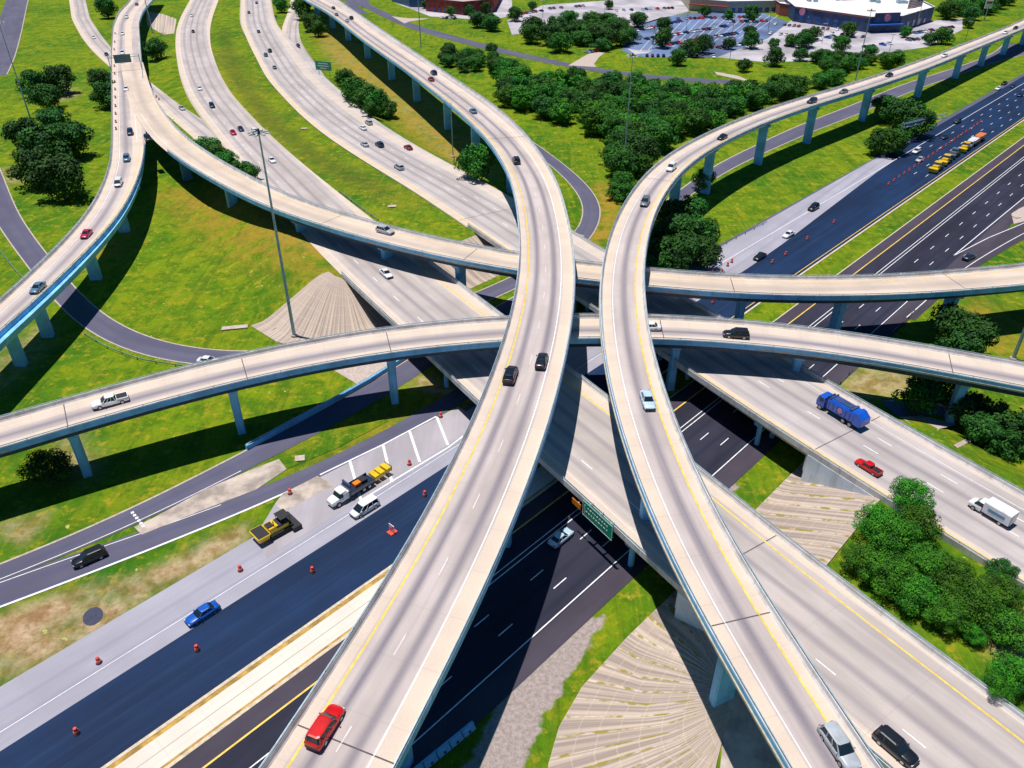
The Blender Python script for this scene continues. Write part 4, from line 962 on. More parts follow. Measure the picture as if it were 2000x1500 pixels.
def wheel_mesh(r, w=.24):
    mb = MB(); rings = []
    for y, k in ((-w/2, .86), (-w/2+.04, 1), (w/2-.04, 1), (w/2, .86)):
        rings.append([(r*k*math.cos(a), y, r*k*math.sin(a)) for a in [2*math.pi*i/18 for i in range(18)]])
    return mb.loft(rings).mesh('wheel', 'tyre')
def rim_mesh(r, w=.24):
    mb = MB(); rings = []
    for y in (-w/2-.012, w/2+.012): rings.append([(r*.6*math.cos(a), y, r*.6*math.sin(a)) for a in [2*math.pi*i/14 for i in range(14)]])
    return mb.loft(rings).mesh('rim', 'rim')
def proto(kind):
    if kind in PR: return PR[kind]
    s = SPEC[kind]; P = []
    b = MB(); b.loft([ring(*q) for q in s['body']])
    gx0, gx1, ghw, gz = s['gh']; rx0, rx1, rhw, rz = s['rf']
    def lp(f, e=.0): return [tuple(a*(1-f)+c*f for a, c in zip(p, q)) for p, q in zip(oct_(gx0+e, gx1-e, ghw-e, gz-.03, .2), oct_(rx0+e, rx1-e, rhw-e, rz-.03, .2))]
    g = MB(); g.loft([lp(0), lp(1)])
    rf = MB()
    rf.loft([oct_(rx0-.06, rx1+.06, rhw+.05, rz-.05, .22), oct_(rx0-.05, rx1+.05, rhw+.04, rz, .22), oct_(rx0+.12, rx1-.12, rhw-.12, rz+.045, .2)])
    A, B = lp(0), lp(1)
    for i in (0, 1, 4, 5):
        rf.tube(tuple(q*1.005 for q in A[i]), tuple(q*1.005 for q in B[i]), .055, .05, 5)
    for sgn in (0, 4):
        a0 = Vector(A[0 if sgn == 0 else 5]); a1 = Vector(A[1 if sgn == 0 else 4]); b0 = Vector(B[0 if sgn == 0 else 5]); b1 = Vector(B[1 if sgn == 0 else 4])
        for f in ((.42,) if kind == 'sedan' else (.33, .64)):
            rf.tube(a0.lerp(a1, f)*1.004, b0.lerp(b1, f)*1.004, .05, .045, 5)
    P.append(('body', b.mesh('body', 'p_white', True), True, (0, 0, 0))); P.append(('window', g.mesh('window', 'glass'), False, (0, 0, 0))); P.append(('roof', rf.mesh('roof', 'p_white'), True, (0, 0, 0)))
    L, W = s['L'], s['W']
    hz = s['body'][-2][3]-.12; tz = s['body'][1][3]-.12
    for sg in (-1, 1):
        P.append(('headlight', MB().box((0, 0, 0), (.14, .36, .14)).mesh('headlight', 'hl'), False, (L/2-.1, sg*(W/2-.36), hz)))
        P.append(('taillight', MB().box((0, 0, 0), (.1, .3, .2)).mesh('taillight', 'tl'), False, (-L/2+.07, sg*(W/2-.32), tz)))
        P.append(('mirror', MB().box((0, 0, 0), (.14, .2, .14), 0, .8).mesh('mirror', 'p_white'), True, (gx1-.45, sg*(W/2+.06), gz+.1)))
    P.append(('bumper', MB().box((0, 0, 0), (.14, W*.78, .26)).mesh('bumper', 'blackpl'), False, (L/2-.02, 0, .42)))
    P.append(('bumper', MB().box((0, 0, 0), (.14, W*.8, .26)).mesh('bumper', 'blackpl'), False, (-L/2+.02, 0, .45)))
    if kind == 'pickup':
        P.append(('bed', MB().box((-1.93, 0, 1.03), (1.72, 1.55, .09)).mesh('bed', 'blackpl'), False, (0, 0, 0)))
        rl = MB(); rl.box((-1.93, .87, 1.09), (1.86, .16, .16)).box((-1.93, -.87, 1.09), (1.86, .16, .16)).box((-2.82, 0, 1.09), (.1, 1.6, .16))
        P.append(('bed_side', rl.mesh('bed_side', 'p_white'), True, (0, 0, 0)))
    PR[kind] = (P, wheel_mesh(s['wr']), rim_mesh(s['wr']), s); return PR[kind]
NC = {'sedan': 'sedan', 'suv': 'suv', 'van': 'minivan', 'pickup': 'pickup truck'}
NMS = {'sedan': 'sedan_car', 'suv': 'suv_car', 'van': 'minivan', 'pickup': 'pickup_truck'}
def car(kind, color, x, y, z, ang, label, group, pitch=0, level=2, scale=1.0):
    P, wm, rm, s = proto(kind)
    e = empty(NMS[kind], (x, y, z), ang, label=label, cat='pickup' if kind == 'pickup' else ('van' if kind == 'van' else 'car'), group=group)
    e.scale = (scale,)*3
    for nm, me, paint, loc in P:
        if level < 2 and nm in ('mirror', 'bumper', 'headlight', 'taillight'): continue
        inst(nm, me, e, loc, m='p_'+color if paint else None)
    if level < 1: return e
    for sx in (-1, 1):
        for sy in (-1, 1):
            w = inst('wheel', wm, e, (sx*s['wb'], sy*(s['W']/2-.11), s['wr']))
            if level >= 2: inst('rim', rm, w)
    return e
def onroad(key, px, py, dz=.7):
    r = ROADS[key]; z = r.z.mean()
    for _ in range(8):
        p = up(px, py, z+dz); j = int(np.hypot(r.x-p[0], r.y-p[1]).argmin()); z = r.z[j]
    return p[0], p[1], z+.015, math.atan2(r.ty[j], r.tx[j])
HW = math.atan2(UY, UX)
CARS = [
 # key, px, py, kind, colour, dir, label
 ('F', 267, 8, 'sedan', 'navy', 1, 'dark sedan highest up the left viaduct, at the top edge'), ('F', 247, 33, 'suv', 'white', 1, 'white suv with dark windows on the left viaduct, second from the top'),
 ('F', 239, 65, 'sedan', 'white', 1, 'white sedan third from the top on the left viaduct'), ('F', 239, 103, 'suv', 'white', 1, 'white suv just above the overhead sign on the left viaduct'),
 ('F', 246, 173, 'sedan', 'white', 1, 'white sedan just below the overhead sign on the left viaduct'), ('F', 254, 258, 'suv', 'navy', 1, 'dark blue suv left of the fork tip on the left viaduct'),
 ('F', 247, 309, 'suv', 'steel', 1, 'steel blue suv below the fork on the left viaduct'), ('F', 231, 357, 'van', 'white', 1, 'white minivan entering the curve of the left viaduct'),
 ('F', 168, 456, 'sedan', 'magenta', 1, 'crimson sedan on the curved left viaduct'), ('F', 73, 561, 'sedan', 'steel', 1, 'slate blue sedan near the left edge on the curved viaduct'),
 ('D', 289, 270, 'suv', 'black', 1, 'black suv right at the tip of the fork of the left viaduct'), ('D', 752, 450, 'suv', 'silver', 1, 'silver suv alone on the pale ramp bridge'),
 ('G7', 183, 73, 'sedan', 'white', 1, 'tiny white sedan on the upper left ramp'), ('G7', 208, 106, 'sedan', 'black', 1, 'dark sedan about to pass beneath the left viaduct'), ('G7', 358, 224, 'sedan', 'silver', 1, 'silver sedan on the ramp joining the freeway behind the forking ramp'),
 ('CL', 374, 30, 'sedan', 'white', 1, 'white sedan highest up the left freeway'), ('CL', 377, 61, 'sedan', 'black', 1, 'dark sedan near the top of the left freeway'), ('CL', 390, 172, 'sedan', 'white', 1, 'white sedan third from the top on the left freeway'),
 ('CL', 414, 206, 'suv', 'navy', 1, 'dark suv fourth from the top on the left freeway'), ('CL', 455, 258, 'sedan', 'magenta', 1, 'crimson sedan side by side with a dark car on the left freeway'), ('CL', 470, 251, 'sedan', 'navy', 1, 'dark sedan right next to the crimson car on the left freeway'),
 ('CL', 498, 257, 'suv', 'white', 1, 'white suv at the right edge of the left freeway, near the lamp mast head'), ('CL', 482, 323, 'van', 'white', 1, 'white minivan behind the small bushes on the left freeway'), ('CL', 531, 312, 'sedan', 'white', 1, 'white sedan just right of the tall lamp mast on the left freeway'),
 ('CL', 754, 533, 'sedan', 'white', 1, 'white sedan at the shadow edge on the freeway between the two crossing ramps'), ('CL', 1750, 1458, 'suv', 'black', 1, 'black suv on the wide freeway at the bottom right'),
 ('CR', 486, 24, 'sedan', 'black', -1, 'dark sedan at the left side of the right freeway near the top'), ('CR', 501, 5, 'sedan', 'navy', -1, 'dark sedan at the very top of the right freeway'), ('CR', 505, 61, 'sedan', 'black', -1, 'dark sedan alone above a group of three on the right freeway'),
 ('CR', 527, 99, 'suv', 'black', -1, 'black suv at the right of the group of three on the right freeway'), ('CR', 519, 107, 'suv', 'steel', -1, 'blue-grey suv at the left of the group of three on the right freeway'), ('CR', 536, 131, 'sedan', 'grey', -1, 'grey sedan last of the group of three on the right freeway'),
 ('CR', 582, 88, 'sedan', 'black', -1, 'black sedan on the merging ramp beside the right freeway'), ('CR', 720, 239, 'suv', 'silver', -1, 'silver suv with dark windows in the far lane of the right freeway'), ('CR', 709, 249, 'sedan', 'white', -1, 'white sedan just left of the silver suv on the right freeway'),
 ('CR', 712, 281, 'sedan', 'silver', -1, 'silver sedan left of a dark car on the right freeway'), ('CR', 741, 282, 'suv', 'navy', -1, 'dark blue suv in the middle of the row of three on the right freeway'), ('CR', 797, 287, 'sedan', 'darkred', -1, 'dark red sedan at the outer lane of the right freeway'), ('CR', 779, 326, 'suv', 'silver', -1, 'silver suv lowest on the right freeway, above the grass median end'),
 ('CR', 1697, 911, 'pickup', 'red', -1, 'red pickup truck with a black bed on the freeway at right'),
 ('A', 651, 15, 'sedan', 'black', -1, 'dark sedan highest up the tall central flyover'), ('A', 657, 28, 'sedan', 'grey', -1, 'grey sedan second from the top on the central flyover'), ('A', 686, 35, 'suv', 'black', -1, 'black suv beside a silver car at the top of the central flyover'), ('A', 678, 40, 'sedan', 'silver', -1, 'silver sedan beside a black suv at the top of the central flyover'),
 ('A', 847, 142, 'suv', 'navy', -1, 'dark blue suv just behind the dark red car on the central flyover'), ('A', 842, 154, 'sedan', 'darkred', -1, 'dark red sedan in front of the dark blue suv on the central flyover'), ('A', 924, 216, 'sedan', 'steel', -1, 'grey-blue sedan entering the bend of the central flyover'), ('A', 1008, 313, 'suv', 'black', -1, 'black suv in the bend of the central flyover'),
 ('A', 1058, 703, 'sedan', 'black', -1, 'small black car, right one of the pair in the middle of the central flyover'), ('A', 997, 731, 'suv', 'black', -1, 'large black suv, left one of the pair in the middle of the central flyover'), ('A', 635, 1418, 'suv', 'red', -1, 'bright red suv at the bottom of the central flyover'),
 ('B', 1984, 54, 'sedan', 'black', 1, 'dark sedan farthest up the right flyover by the right edge'), ('B', 1964, 63, 'sedan', 'white', 1, 'white sedan second from the far end of the right flyover'), ('B', 1845, 108, 'sedan', 'white', 1, 'white sedan above the far piers of the right flyover'), ('B', 1737, 146, 'sedan', 'black', 1, 'rightmost of three dark sedans above the trees on the far right flyover'),
 ('B', 1648, 178, 'sedan', 'grey', 1, 'dark grey sedan, middle of three dark cars on the far right flyover'), ('B', 1586, 197, 'suv', 'navy', 1, 'dark blue suv, leftmost of three dark cars on the far right flyover'), ('B', 1411, 267, 'sedan', 'black', 1, 'black sedan entering the bend of the right flyover'), ('B', 1311, 327, 'suv', 'white', 1, 'white suv in the bend of the right flyover'),
 ('B', 1260, 394, 'suv', 'grey', 1, 'dark grey suv below the white one in the bend of the right flyover'), ('B', 1265, 780, 'sedan', 'iceblue', 1, 'pale silver-blue sedan halfway down the right flyover'), ('B', 1640, 1458, 'suv', 'silver', 1, 'silver station suv at the bottom of the right flyover'),
 ('E', 215, 783, 'pickup', 'white', -1, 'white pickup truck on the left part of the crossing ramp'), ('E', 1438, 652, 'suv', 'black', -1, 'black suv on the right part of the nearer crossing ramp'), ('E', 1267, 637, 'sedan', 'white', -1, 'white sedan half hidden by the right flyover deck'),
 ('G1', 407, 704, 'sedan', 'white', 1, 'white sedan on the loop road peeking over the crossing ramp')]
RC = 'cars driving on the interchange'
for key, px, py, kind, colr, dr, lab in CARS:
    x, y, z, a = onroad(key, px, py); 
    if key in ('G1', 'G7'):
        z = float(hgt(x, y))+(.07 if key == 'G1' else .11)
    lv = 2 if py > 350 else 1
    car(kind, colr, x, y, z, a+(0 if dr > 0 else math.pi), lab, RC, level=lv, scale=.8 if (kind, colr) == ('pickup', 'red') else 1.04)
HC = [(395, 1197, 'sedan', 'blue', -1, 'bright blue sedan on the grey lane at lower left'), (712, 991, 'van', 'white', -1, 'white minivan passing the road works truck'), (174, 1088, 'suv', 'black', -1.08, 'long black suv on the frontage road at left'), (1095, 1049, 'sedan', 'iceblue', 1, 'pale car in the shade left of the green sign'),
      (1484, 500, 'sedan', 'black', -1, 'black sedan beside the striped work-zone drums'), (1589, 405, 'suv', 'black', -1, 'black suv on the grey lane beyond the crossing ramps'), (1540, 457, 'sedan', 'white', -1, 'white sedan on the grey lane beyond the crossing ramps'), (1790, 295, 'suv', 'white', -1, 'white suv near the overhead gantry, upper of two pale cars'),
      (1797, 311, 'sedan', 'silver', -1, 'silver sedan near the overhead gantry, lower of two pale cars'), (1845, 267, 'sedan', 'navy', -1, 'dark sedan right beyond the overhead gantry'), (1870, 237, 'suv', 'black', -1, 'black suv on the dark lanes far up the highway'), (1950, 172, 'sedan', 'white', -1, 'white sedan at the far end of the highway'),
      (1980, 168, 'sedan', 'black', -1, 'dark sedan at the far end of the highway near the right edge, upper'), (1993, 185, 'sedan', 'navy', -1, 'dark sedan at the right edge of the far highway, lower'), (1962, 162, 'sedan', 'black', -1, 'dark sedan just right of the far white sedan'), (1893, 501, 'sedan', 'navy', 1, 'dark sedan on the ramp splitting off at the right')]
for px, py, kind, colr, dr, lab in HC:
    p = up(px, py, .75); a = HW+(math.pi if dr < 0 else 0)
    if dr == -1.08: a = math.atan2(-.62, -.78)
    if px == 1893: a = math.atan2(.62, .78)
    car(kind, colr, p[0], p[1], .07, a, lab, RC, level=2 if py > 480 else 1, scale=1.04)

# --- special vehicles
def wheels(e, xs, w, r, inner=True):
    wm, rm = wheel_mesh(r, .34), rim_mesh(r, .34)
    for x in xs:
        for s in (-1, 1):
            o = inst('wheel', wm, e, (x, s*(w/2-.18), r)); inst('rim', rm, o)
def refuse_truck():
    x, y, z, a = onroad('CR', 1647, 803, 1.6)
    e = empty('refuse_truck', (x, y, z), a+math.pi, label='large blue refuse truck heading away on the right freeway', cat='truck')
    c = MB(); c.loft([[(X, s*1.2, Z) for X, Z in ((3.4, .7), (5.0, .7), (5.1, 1.7), (4.75, 2.85), (3.4, 2.9))] for s in (-1, 1)]); c.build('cab', 'p_truckblue', e)
    MB().loft([[(X, s*1.05, Z) for X, Z in ((5.02, 1.8), (5.10, 1.82), (4.82, 2.75), (4.74, 2.75))] for s in (-1, 1)]).build('windscreen', 'glass', e)
    MB().box((4.1, 1.22, 2.2), (.9, .03, .8)).box((4.1, -1.22, 2.2), (.9, .03, .8)).each('side_window', 'glass', e, 6)
    b = MB(); b.loft([[(X, y_, z_) for y_, z_ in ((-1.1, 1.1), (1.1, 1.1), (1.27, 1.6), (1.27, 2.9), (1.0, 3.35), (-1.0, 3.35), (-1.27, 2.9), (-1.27, 1.6))] for X in (-2.9, 2.7)]); b.build('body', 'p_truckblue', e)
    h = MB(); h.loft([[(X, s*1.24, Z) for X, Z in ((-2.95, 1.0), (-2.95, 3.5), (-3.6, 3.4), (-4.7, 2.5), (-4.8, 1.3), (-4.3, .9))] for s in (-1, 1)]); h.build('tailgate_hopper', 'p_truckblue', e)
    t = MB(); t.box((.2, 0, 3.42), (3.6, 1.4, .14)).box((-2.0, 0, 3.45), (.5, 2.2, .2)).box((2.4, 0, 3.4), (.3, 2.3, .25)); t.build('roof_deck', 'wallblue', e)
    rb = MB()
    for X in (-2.2, -1.3, -.4, .5, 1.4, 2.3):
        for s in (-1, 1): rb.box((X, s*1.29, 2.2), (.1, .05, 1.5))
    rb.each('side_rib', 'wallblue', e, 6)
    for s in (-1, 1):
        MB().tube((-.1, s*1.33, 2.25), (-.1, s*1.36, 2.25), .5, n=24).build('logo', 'pink', e)
    f = MB(); f.box((.2, 0, .85), (9.2, .9, .35)); f.build('chassis', 'blackpl', e)
    MB().tube((3.05, .9, 1.0), (3.05, .9, 3.6), .09).tube((3.05, -.9, 1.2), (3.05, -.9, 3.3), .25).each('exhaust', 'steel_dk', e, 10)
    wheels(e, (4.1, -1.1, -2.5), 2.5, .52)
refuse_truck()
def box_van():
    x, y, z, a = onroad('CR', 1938, 996, 1.2)
    e = empty('cutaway_box_van', (x, y, z), a+math.pi, label='white box van with a low cab on the right freeway', cat='van')
    MB().loft([ring(*q) for q in ((1.2, 1.0, .4, 1.3), (1.4, 1.02, .35, 1.3), (2.4, 1.02, .35, 1.25), (3.1, .96, .35, 1.15), (3.35, .8, .42, .95))]).build('cab', 'p_white', e)
    MB().loft([oct_(1.0, 2.55, .92, 1.2), oct_(1.0, 1.9, .78, 2.0)]).build('window', 'glass', e)
    MB().loft([oct_(.95, 1.98, .84, 1.96), oct_(1.0, 1.85, .74, 2.06)]).build('roof', 'p_white', e)
    MB().loft([[(X, y_, z_) for y_, z_ in ((-1.12, .75), (1.12, .75), (1.15, 2.6), (1.05, 2.72), (-1.05, 2.72), (-1.15, 2.6))] for X in (-3.2, 1.0)]).build('cargo_box', 'p_white', e)
    MB().box((-3.24, 0, 1.6), (.05, 1.9, 1.7)).build('rear_door', 'p_silver', e)
    g = MB().box((-1.1, 1.165, 1.7), (2.6, .02, .5)); g.box((-1.1, -1.165, 1.7), (2.6, .02, .5)); g.each('side_stripe', 'p_teal', e, 6)
    MB().box((-.6, 0, .6), (5.2, 1.0, .25)).build('chassis', 'blackpl', e)
    for s in (-1, 1): MB().box((3.28, s*.62, .82), (.14, .34, .18)).build('headlight', 'hl', e)
    wheels(e, (2.3, -1.9), 2.2, .4)
box_van()
def works_truck():
    p = up(688, 955, 1.2)
    e = empty('crash_cushion_truck', (p[0], p[1], .09), HW+math.pi, label='white road works truck with a dark flatbed and yellow crash cushion folded out behind', cat='truck')
    MB().loft([ring(*q) for q in ((2.2, 1.05, .6, 1.5), (2.6, 1.1, .55, 1.65), (3.6, 1.05, .55, 1.6), (4.5, .98, .55, 1.5), (4.9, .85, .6, 1.3))]).build('bonnet', 'p_white', e)
    MB().loft([oct_(1.7, 3.5, 1.05, 1.55), oct_(1.8, 3.0, .9, 2.45)]).build('windscreen', 'glass', e)
    MB().loft([oct_(1.7, 3.1, 1.0, 2.4), oct_(1.8, 2.9, .9, 2.55)]).build('cab_roof', 'p_white', e)
    MB().box((2.0, 0, 1.45), (1.2, 2.2, 1.5)).build('cab', 'p_white', e)
    MB().box((-1.3, 0, 1.1), (5.6, 2.35, .3)).build('flatbed', 'p_navy', e)
    s = MB(); s.box((-1.3, 1.15, 1.5), (5.4, .1, .5)).box((-1.3, -1.15, 1.5), (5.4, .1, .5)).box((1.2, 0, 1.9), (.3, 2.3, 1.3)); s.each('bed_side', 'p_navy', e, 6)
    a = MB().box((1.0, 0, 2.75), (.25, 2.2, 1.1)); ar = a.build('arrow_board', 'wallblue', e)
    MB().box((-.9, .2, 1.75), (1.3, 1.0, .9)).build('equipment_box', 'p_orange', e)
    MB().box((-2.4, -.2, 1.6), (1.2, 1.5, .7)).build('equipment_box', 'blackpl', e)
    for k, X in enumerate((-4.9, -6.1, -7.5)):
        c = MB(); c.box((X, 0, 1.2+.1*k), (1.1, 2.1, .8), 0, .92); c.build('crash_cushion', 'p_yellow', e)
    c = MB()
    for k in range(6): c.box((-8.15, -.9+k*.36, 1.5), (.06, .16, 1.0))
    c.build('chevron_panel', 'blackpl', e)
    MB().box((-.6, 0, .8), (9, .9, .3)).build('chassis', 'blackpl', e)
    wheels(e, (3.7, -1.7, -2.9), 2.35, .5)
works_truck()
def paver():
    p = up(537, 1030, 1.2)
    e = empty('asphalt_paver', (p[0], p[1], .09), HW+math.pi-.05, label='yellow and black asphalt paver standing on the grey shoulder', cat='paving machine')
    b = MB(); b.box((-.3, 0, 1.1), (3.6, 2.2, 1.1), 0, .95).box((.6, 0, 1.85), (1.6, 1.9, .5)); b.build('body', 'p_yellow', e)
    MB().box((-1.0, 0, 1.78), (2.2, 2.0, .3)).box((.9, 0, 2.2), (1.0, 1.2, .25)).each('engine_cover', 'blackpl', e, 6)
    h = MB(); h.loft([oct_(1.6, 3.6, 1.35, .7, .2), oct_(1.5, 3.8, 1.6, 1.75, .2)]); h.build('hopper', 'p_yellow', e)
    MB().box((2.65, 0, 1.78), (2.0, 2.9, .08)).build('hopper_inside', 'blackpl', e)
    s = MB(); s.box((-2.9, 0, .55), (1.6, 4.4, .7)).box((-2.3, 0, 1.1), (.4, 3.0, .5)); s.build('screed', 'blackpl', e)
    r = MB(); r.box((-1.6, 0, 2.95), (1.8, 2.2, .1))
    r.build('canopy', 'blackpl', e)
    q = MB()
    for X in (-2.4, -.85):
        for s_ in (-1, 1): q.tube((X, s_*1.0, 1.6), (X, s_*1.0, 2.9), .05)
    q.each('canopy_post', 'blackpl', e, 10)
    MB().box((-1.6, .5, 1.9), (.6, .6, .7)).build('operator_seat', 'blackpl', e); MB().box((-1.6, -.5, 1.9), (.6, .6, .7)).build('operator_seat', 'blackpl', e)
    for s_ in (-1, 1):
        t = MB(); t.loft([[(X, Y, Z) for X, Z in ((-1.9, .12), (1.5, .12), (1.8, .5), (1.5, .9), (-1.9, .9), (-2.2, .5))] for Y in (s_*1.05, s_*1.45)]); t.build('track', 'tyre', e)
    MB().tube((.4, .6, 2.0), (.4, .6, 3.1), .09).build('exhaust', 'steel_dk', e)
paver()
# far road works convoy
def loader(px, py, lab, paint):
    p = up(px, py, .8)
    e = empty('paving_machine', (p[0], p[1], .07), HW+math.pi, label=lab, cat='paving machine', group='far road works machines')
    MB().box((0, 0, 1.5), (4.2, 2.2, 1.5), 0, .85).build('body', 'p_'+paint, e)
    MB().box((2.9, 0, 1.1), (1.8, 2.8, 1.2), 0, 1.1).build('hopper', 'p_'+paint, e)
    MB().box((-.8, 0, 3.1), (2.2, 2.2, .14)).build('canopy', 'p_'+paint, e)
    q = MB()
    for X in (-1.7, .1):
        for s_ in (-1, 1): q.tube((X, s_, 2.2), (X, s_, 3.05), .06)
    q.each('canopy_post', 'blackpl', e, 10)
    MB().box((-2.8, 0, .8), (1.2, 3.2, .8)).build('screed', 'blackpl', e)
    wheels(e, (1.4, -1.4), 2.5, .6)
loader(1828, 330, 'yellow paving machine at the front of the far road works convoy', 'yellow'); loader(1846, 316, 'yellow paving machine second in the far road works convoy', 'yellow')
loader(1862, 303, 'dark roller machine in the middle of the far road works convoy', 'grey'); loader(1884, 291, 'yellow and dark machine third from the back of the far road works convoy', 'yellow')
def dump(px, py, lab, paint, bed):
    p = up(px, py, .8)
    e = empty('dump_truck', (p[0], p[1], .07), HW+math.pi, label=lab, cat='truck', group='far road works trucks')
    MB().box((2.9, 0, 1.6), (2.0, 2.3, 1.9), 0, .9).build('cab', 'p_'+paint, e); MB().box((3.3, 0, 2.1), (1.1, 2.2, .6)).build('windscreen', 'glass', e)
    MB().loft([oct_(-3.6, 1.6, 1.1, 1.1), oct_(-3.9, 1.8, 1.3, 2.5)]).build('bed', 'p_'+bed, e); MB().box((0, 0, .8), (7.4, .9, .3)).build('chassis', 'blackpl', e)
    wheels(e, (2.9, -1.4, -2.6), 2.4, .5)
dump(1898, 281, 'white dump truck behind the far paving machines', 'white', 'white'); dump(1912, 272, 'orange dump truck at the back of the far road works convoy', 'orange', 'orange')

# ------------------------------------------------------------------ drums, signs, masts
def drum_mesh():
    a = MB(); rings = []
    for z, r in ((0.06, .34), (.3, .33), (.32, .30), (.62, .29), (.64, .26), (.92, .24), (1.0, .2)):
        rings.append([(r*math.cos(q), r*math.sin(q), z) for q in [2*math.pi*i/12 for i in range(12)]])
    a.loft(rings); d = a.mesh('drum', 'drum')
    b = MB().loft([[(r*math.cos(q), r*math.sin(q), z) for q in [2*math.pi*i/12 for i in range(12)]] for z, r in ((.42, .305), (.55, .30))]).mesh('band', 'white')
    c = MB().loft([[(r*math.cos(q), r*math.sin(q), z) for q in [2*math.pi*i/8 for i in range(8)]] for z, r in ((0, .45), (.07, .43))]).mesh('base', 'tyre')
    return d, b, c
DM = drum_mesh()
def drum(x, y, z, lab, grp):
    e = empty('traffic_drum', (x, y, z), label=lab, cat='traffic drum', group=grp); e.scale = (1.05, 1.05, 1.1)
    inst('barrel', DM[0], e); inst('band', DM[1], e); inst('base', DM[2], e)
DR = [(567, 962, 'orange drum on the pale concrete left of the road works truck'), (861, 812, 'orange drum at the far end of the painted gore beside the tall flyover'), (800, 905, 'orange drum inside the painted gore right of the yellow crash cushion'), (830, 966, 'orange drum on the dark asphalt close to the tall flyover'),
      (611, 1115, 'orange drum on the dark asphalt below the white minivan'), (194, 1292, 'orange drum on the grey lane at lower left'), (386, 1268, 'orange drum on the dark asphalt below the blue car'), (151, 1430, 'orange drum on the dark asphalt at the bottom left'), (470, 1112, 'orange drum on the grey lane below the paver'),
      (1628, 434, 'orange drum on the dark lanes right of the far white sedan'), (1576, 466, 'orange drum on the dark lanes below the far white sedan'), (1534, 496, 'orange drum on the dark lanes, upper of two above the pale ramp'), (1508, 512, 'orange drum on the dark lanes just above the pale ramp'),
      (1391, 529, 'orange drum just above the pale ramp at the grey lane, leftmost of four'), (1421, 517, 'orange drum at the grey lane, third of four above the pale ramp'), (1429, 510, 'orange drum at the grey lane, highest of four above the pale ramp'), (1410, 531, 'orange drum at the grey lane, lowest of four above the pale ramp'),
      (1392, 590, 'orange drum in the shade between the two crossing ramps'), (306, 188, 'orange drum under the edge of the left viaduct, upper of two'), (311, 193, 'orange drum under the edge of the left viaduct, lower of two')]
for px, py, lab in DR:
    g = ghit(px, py+3); drum(g[0], g[1], g[2]+.09, lab, 'orange drums in the road works')
for k in range(13):
    py = 66+k*15.5; j = int(np.abs(YF[:int(rF.n*.8)]-py).argmin()); x, y = at(rF, j, 1.5)
    drum(x, y, rF.z[j]+.02, 'orange drum in the long row on the shoulder of the left viaduct', 'drums along the left viaduct')
for k in range(22):
    s0_, t0_ = tos(*up(1735, 362)); s1_, t1_ = tos(*up(1915, 240)); f = k/21
    x, y = st(s0_+(s1_-s0_)*f, t0_+(t1_-t0_)*f)
    drum(x, y, .07, 'orange drum in the straight row dividing the far dark lanes', 'drums dividing the far lanes')
# warning sign with drums
p = up(766, 1040)
e = empty('warning_sign', (p[0], p[1], .07), HW, label='white and orange striped work-zone sign lying on the dark asphalt', cat='sign')
MB().box((0, 0, 1.0), (.1, 1.3, 1.3)).build('panel', 'white', e); MB().box((-.06, .2, .8), (.04, .5, .5)).box((-.06, -.3, 1.3), (.04, .4, .4)).build('stripe', 'drum', e)
MB().tube((0, .5, 0), (0, .5, 1.2), .05).tube((0, -.5, 0), (0, -.5, 1.2), .05).box((0, 0, .08), (1.4, 1.2, .12)).build('stand', 'drum', e)
def mast(px, py, top, lab, ring_=True, r=.33, h=None, zb=None, name='high_mast_light'):
    g = ghit(px, py); x, y, z = g
    if top is not None:
        yy = 750-top; z2 = H-y*(FP*SN-yy*CS)/(yy*SN+FP*CS)
    else: z2 = z+(h or 45)
    e = empty(name, (x, y, z), label=lab, cat='light mast', group='lighting masts')
    L = z2-z; m = MB(); n = 5
    for k in range(n): m.tube((0, 0, L*k/n), (0, 0, L*(k+1)/n), r*(1-.62*k/n), r*(1-.62*(k+1)/n), 12)
    m.build('pole', 'steel', e)
    MB().tube((0, 0, -.1), (0, 0, .5), .75, n=14).build('footing', 'path', e)
    if ring_:
        rg = MB(); pts = [(1.15*math.cos(q), 1.15*math.sin(q), L-.1) for q in [2*math.pi*i/16 for i in range(16)]]
        for i in range(16): rg.tube(pts[i], pts[(i+1) % 16], .07, n=6)
        for i in (0, 4, 8, 12): rg.tube(pts[i], (0, 0, L), .05, n=6)
        rg.tube((0, 0, L-.3), (0, 0, L+.7), .3, .2, 10); rg.build('lowering_ring', 'steel_dk', e)
        for i in range(8):
            a = 2*math.pi*i/8
            hb = MB(); hb.box((1.75*math.cos(a), 1.75*math.sin(a), L-.15), (.95, .5, .28), a, .8); hb.build('luminaire', 'lamp', e)
    return e
mast(575, 657, 258, 'tall lamp mast with a ring of lamps standing left of the tall flyover', r=.42)
mast(1217, 345, 108, 'tall lamp mast at the point of the wood between the tall flyovers'); mast(1670, 160, 20, 'tall lamp mast behind the right flyover in front of the store')
mast(76, 282, None, 'tall lamp mast rising out of the big tree clump at left', h=44); mast(298, 64, None, 'tall lamp mast at the top left between viaduct and freeway', h=44); mast(822, 90, None, 'tall lamp mast on the grass at the top centre', h=44)
mast(885, 307, 200, 'short lamp pole between the right freeway and the piers of the central flyover', ring_=False, r=.22, name='lamp_pole'); mast(1978, 702, None, 'tall lamp mast rising at the right edge between the two crossing ramps', h=44, r=.42)
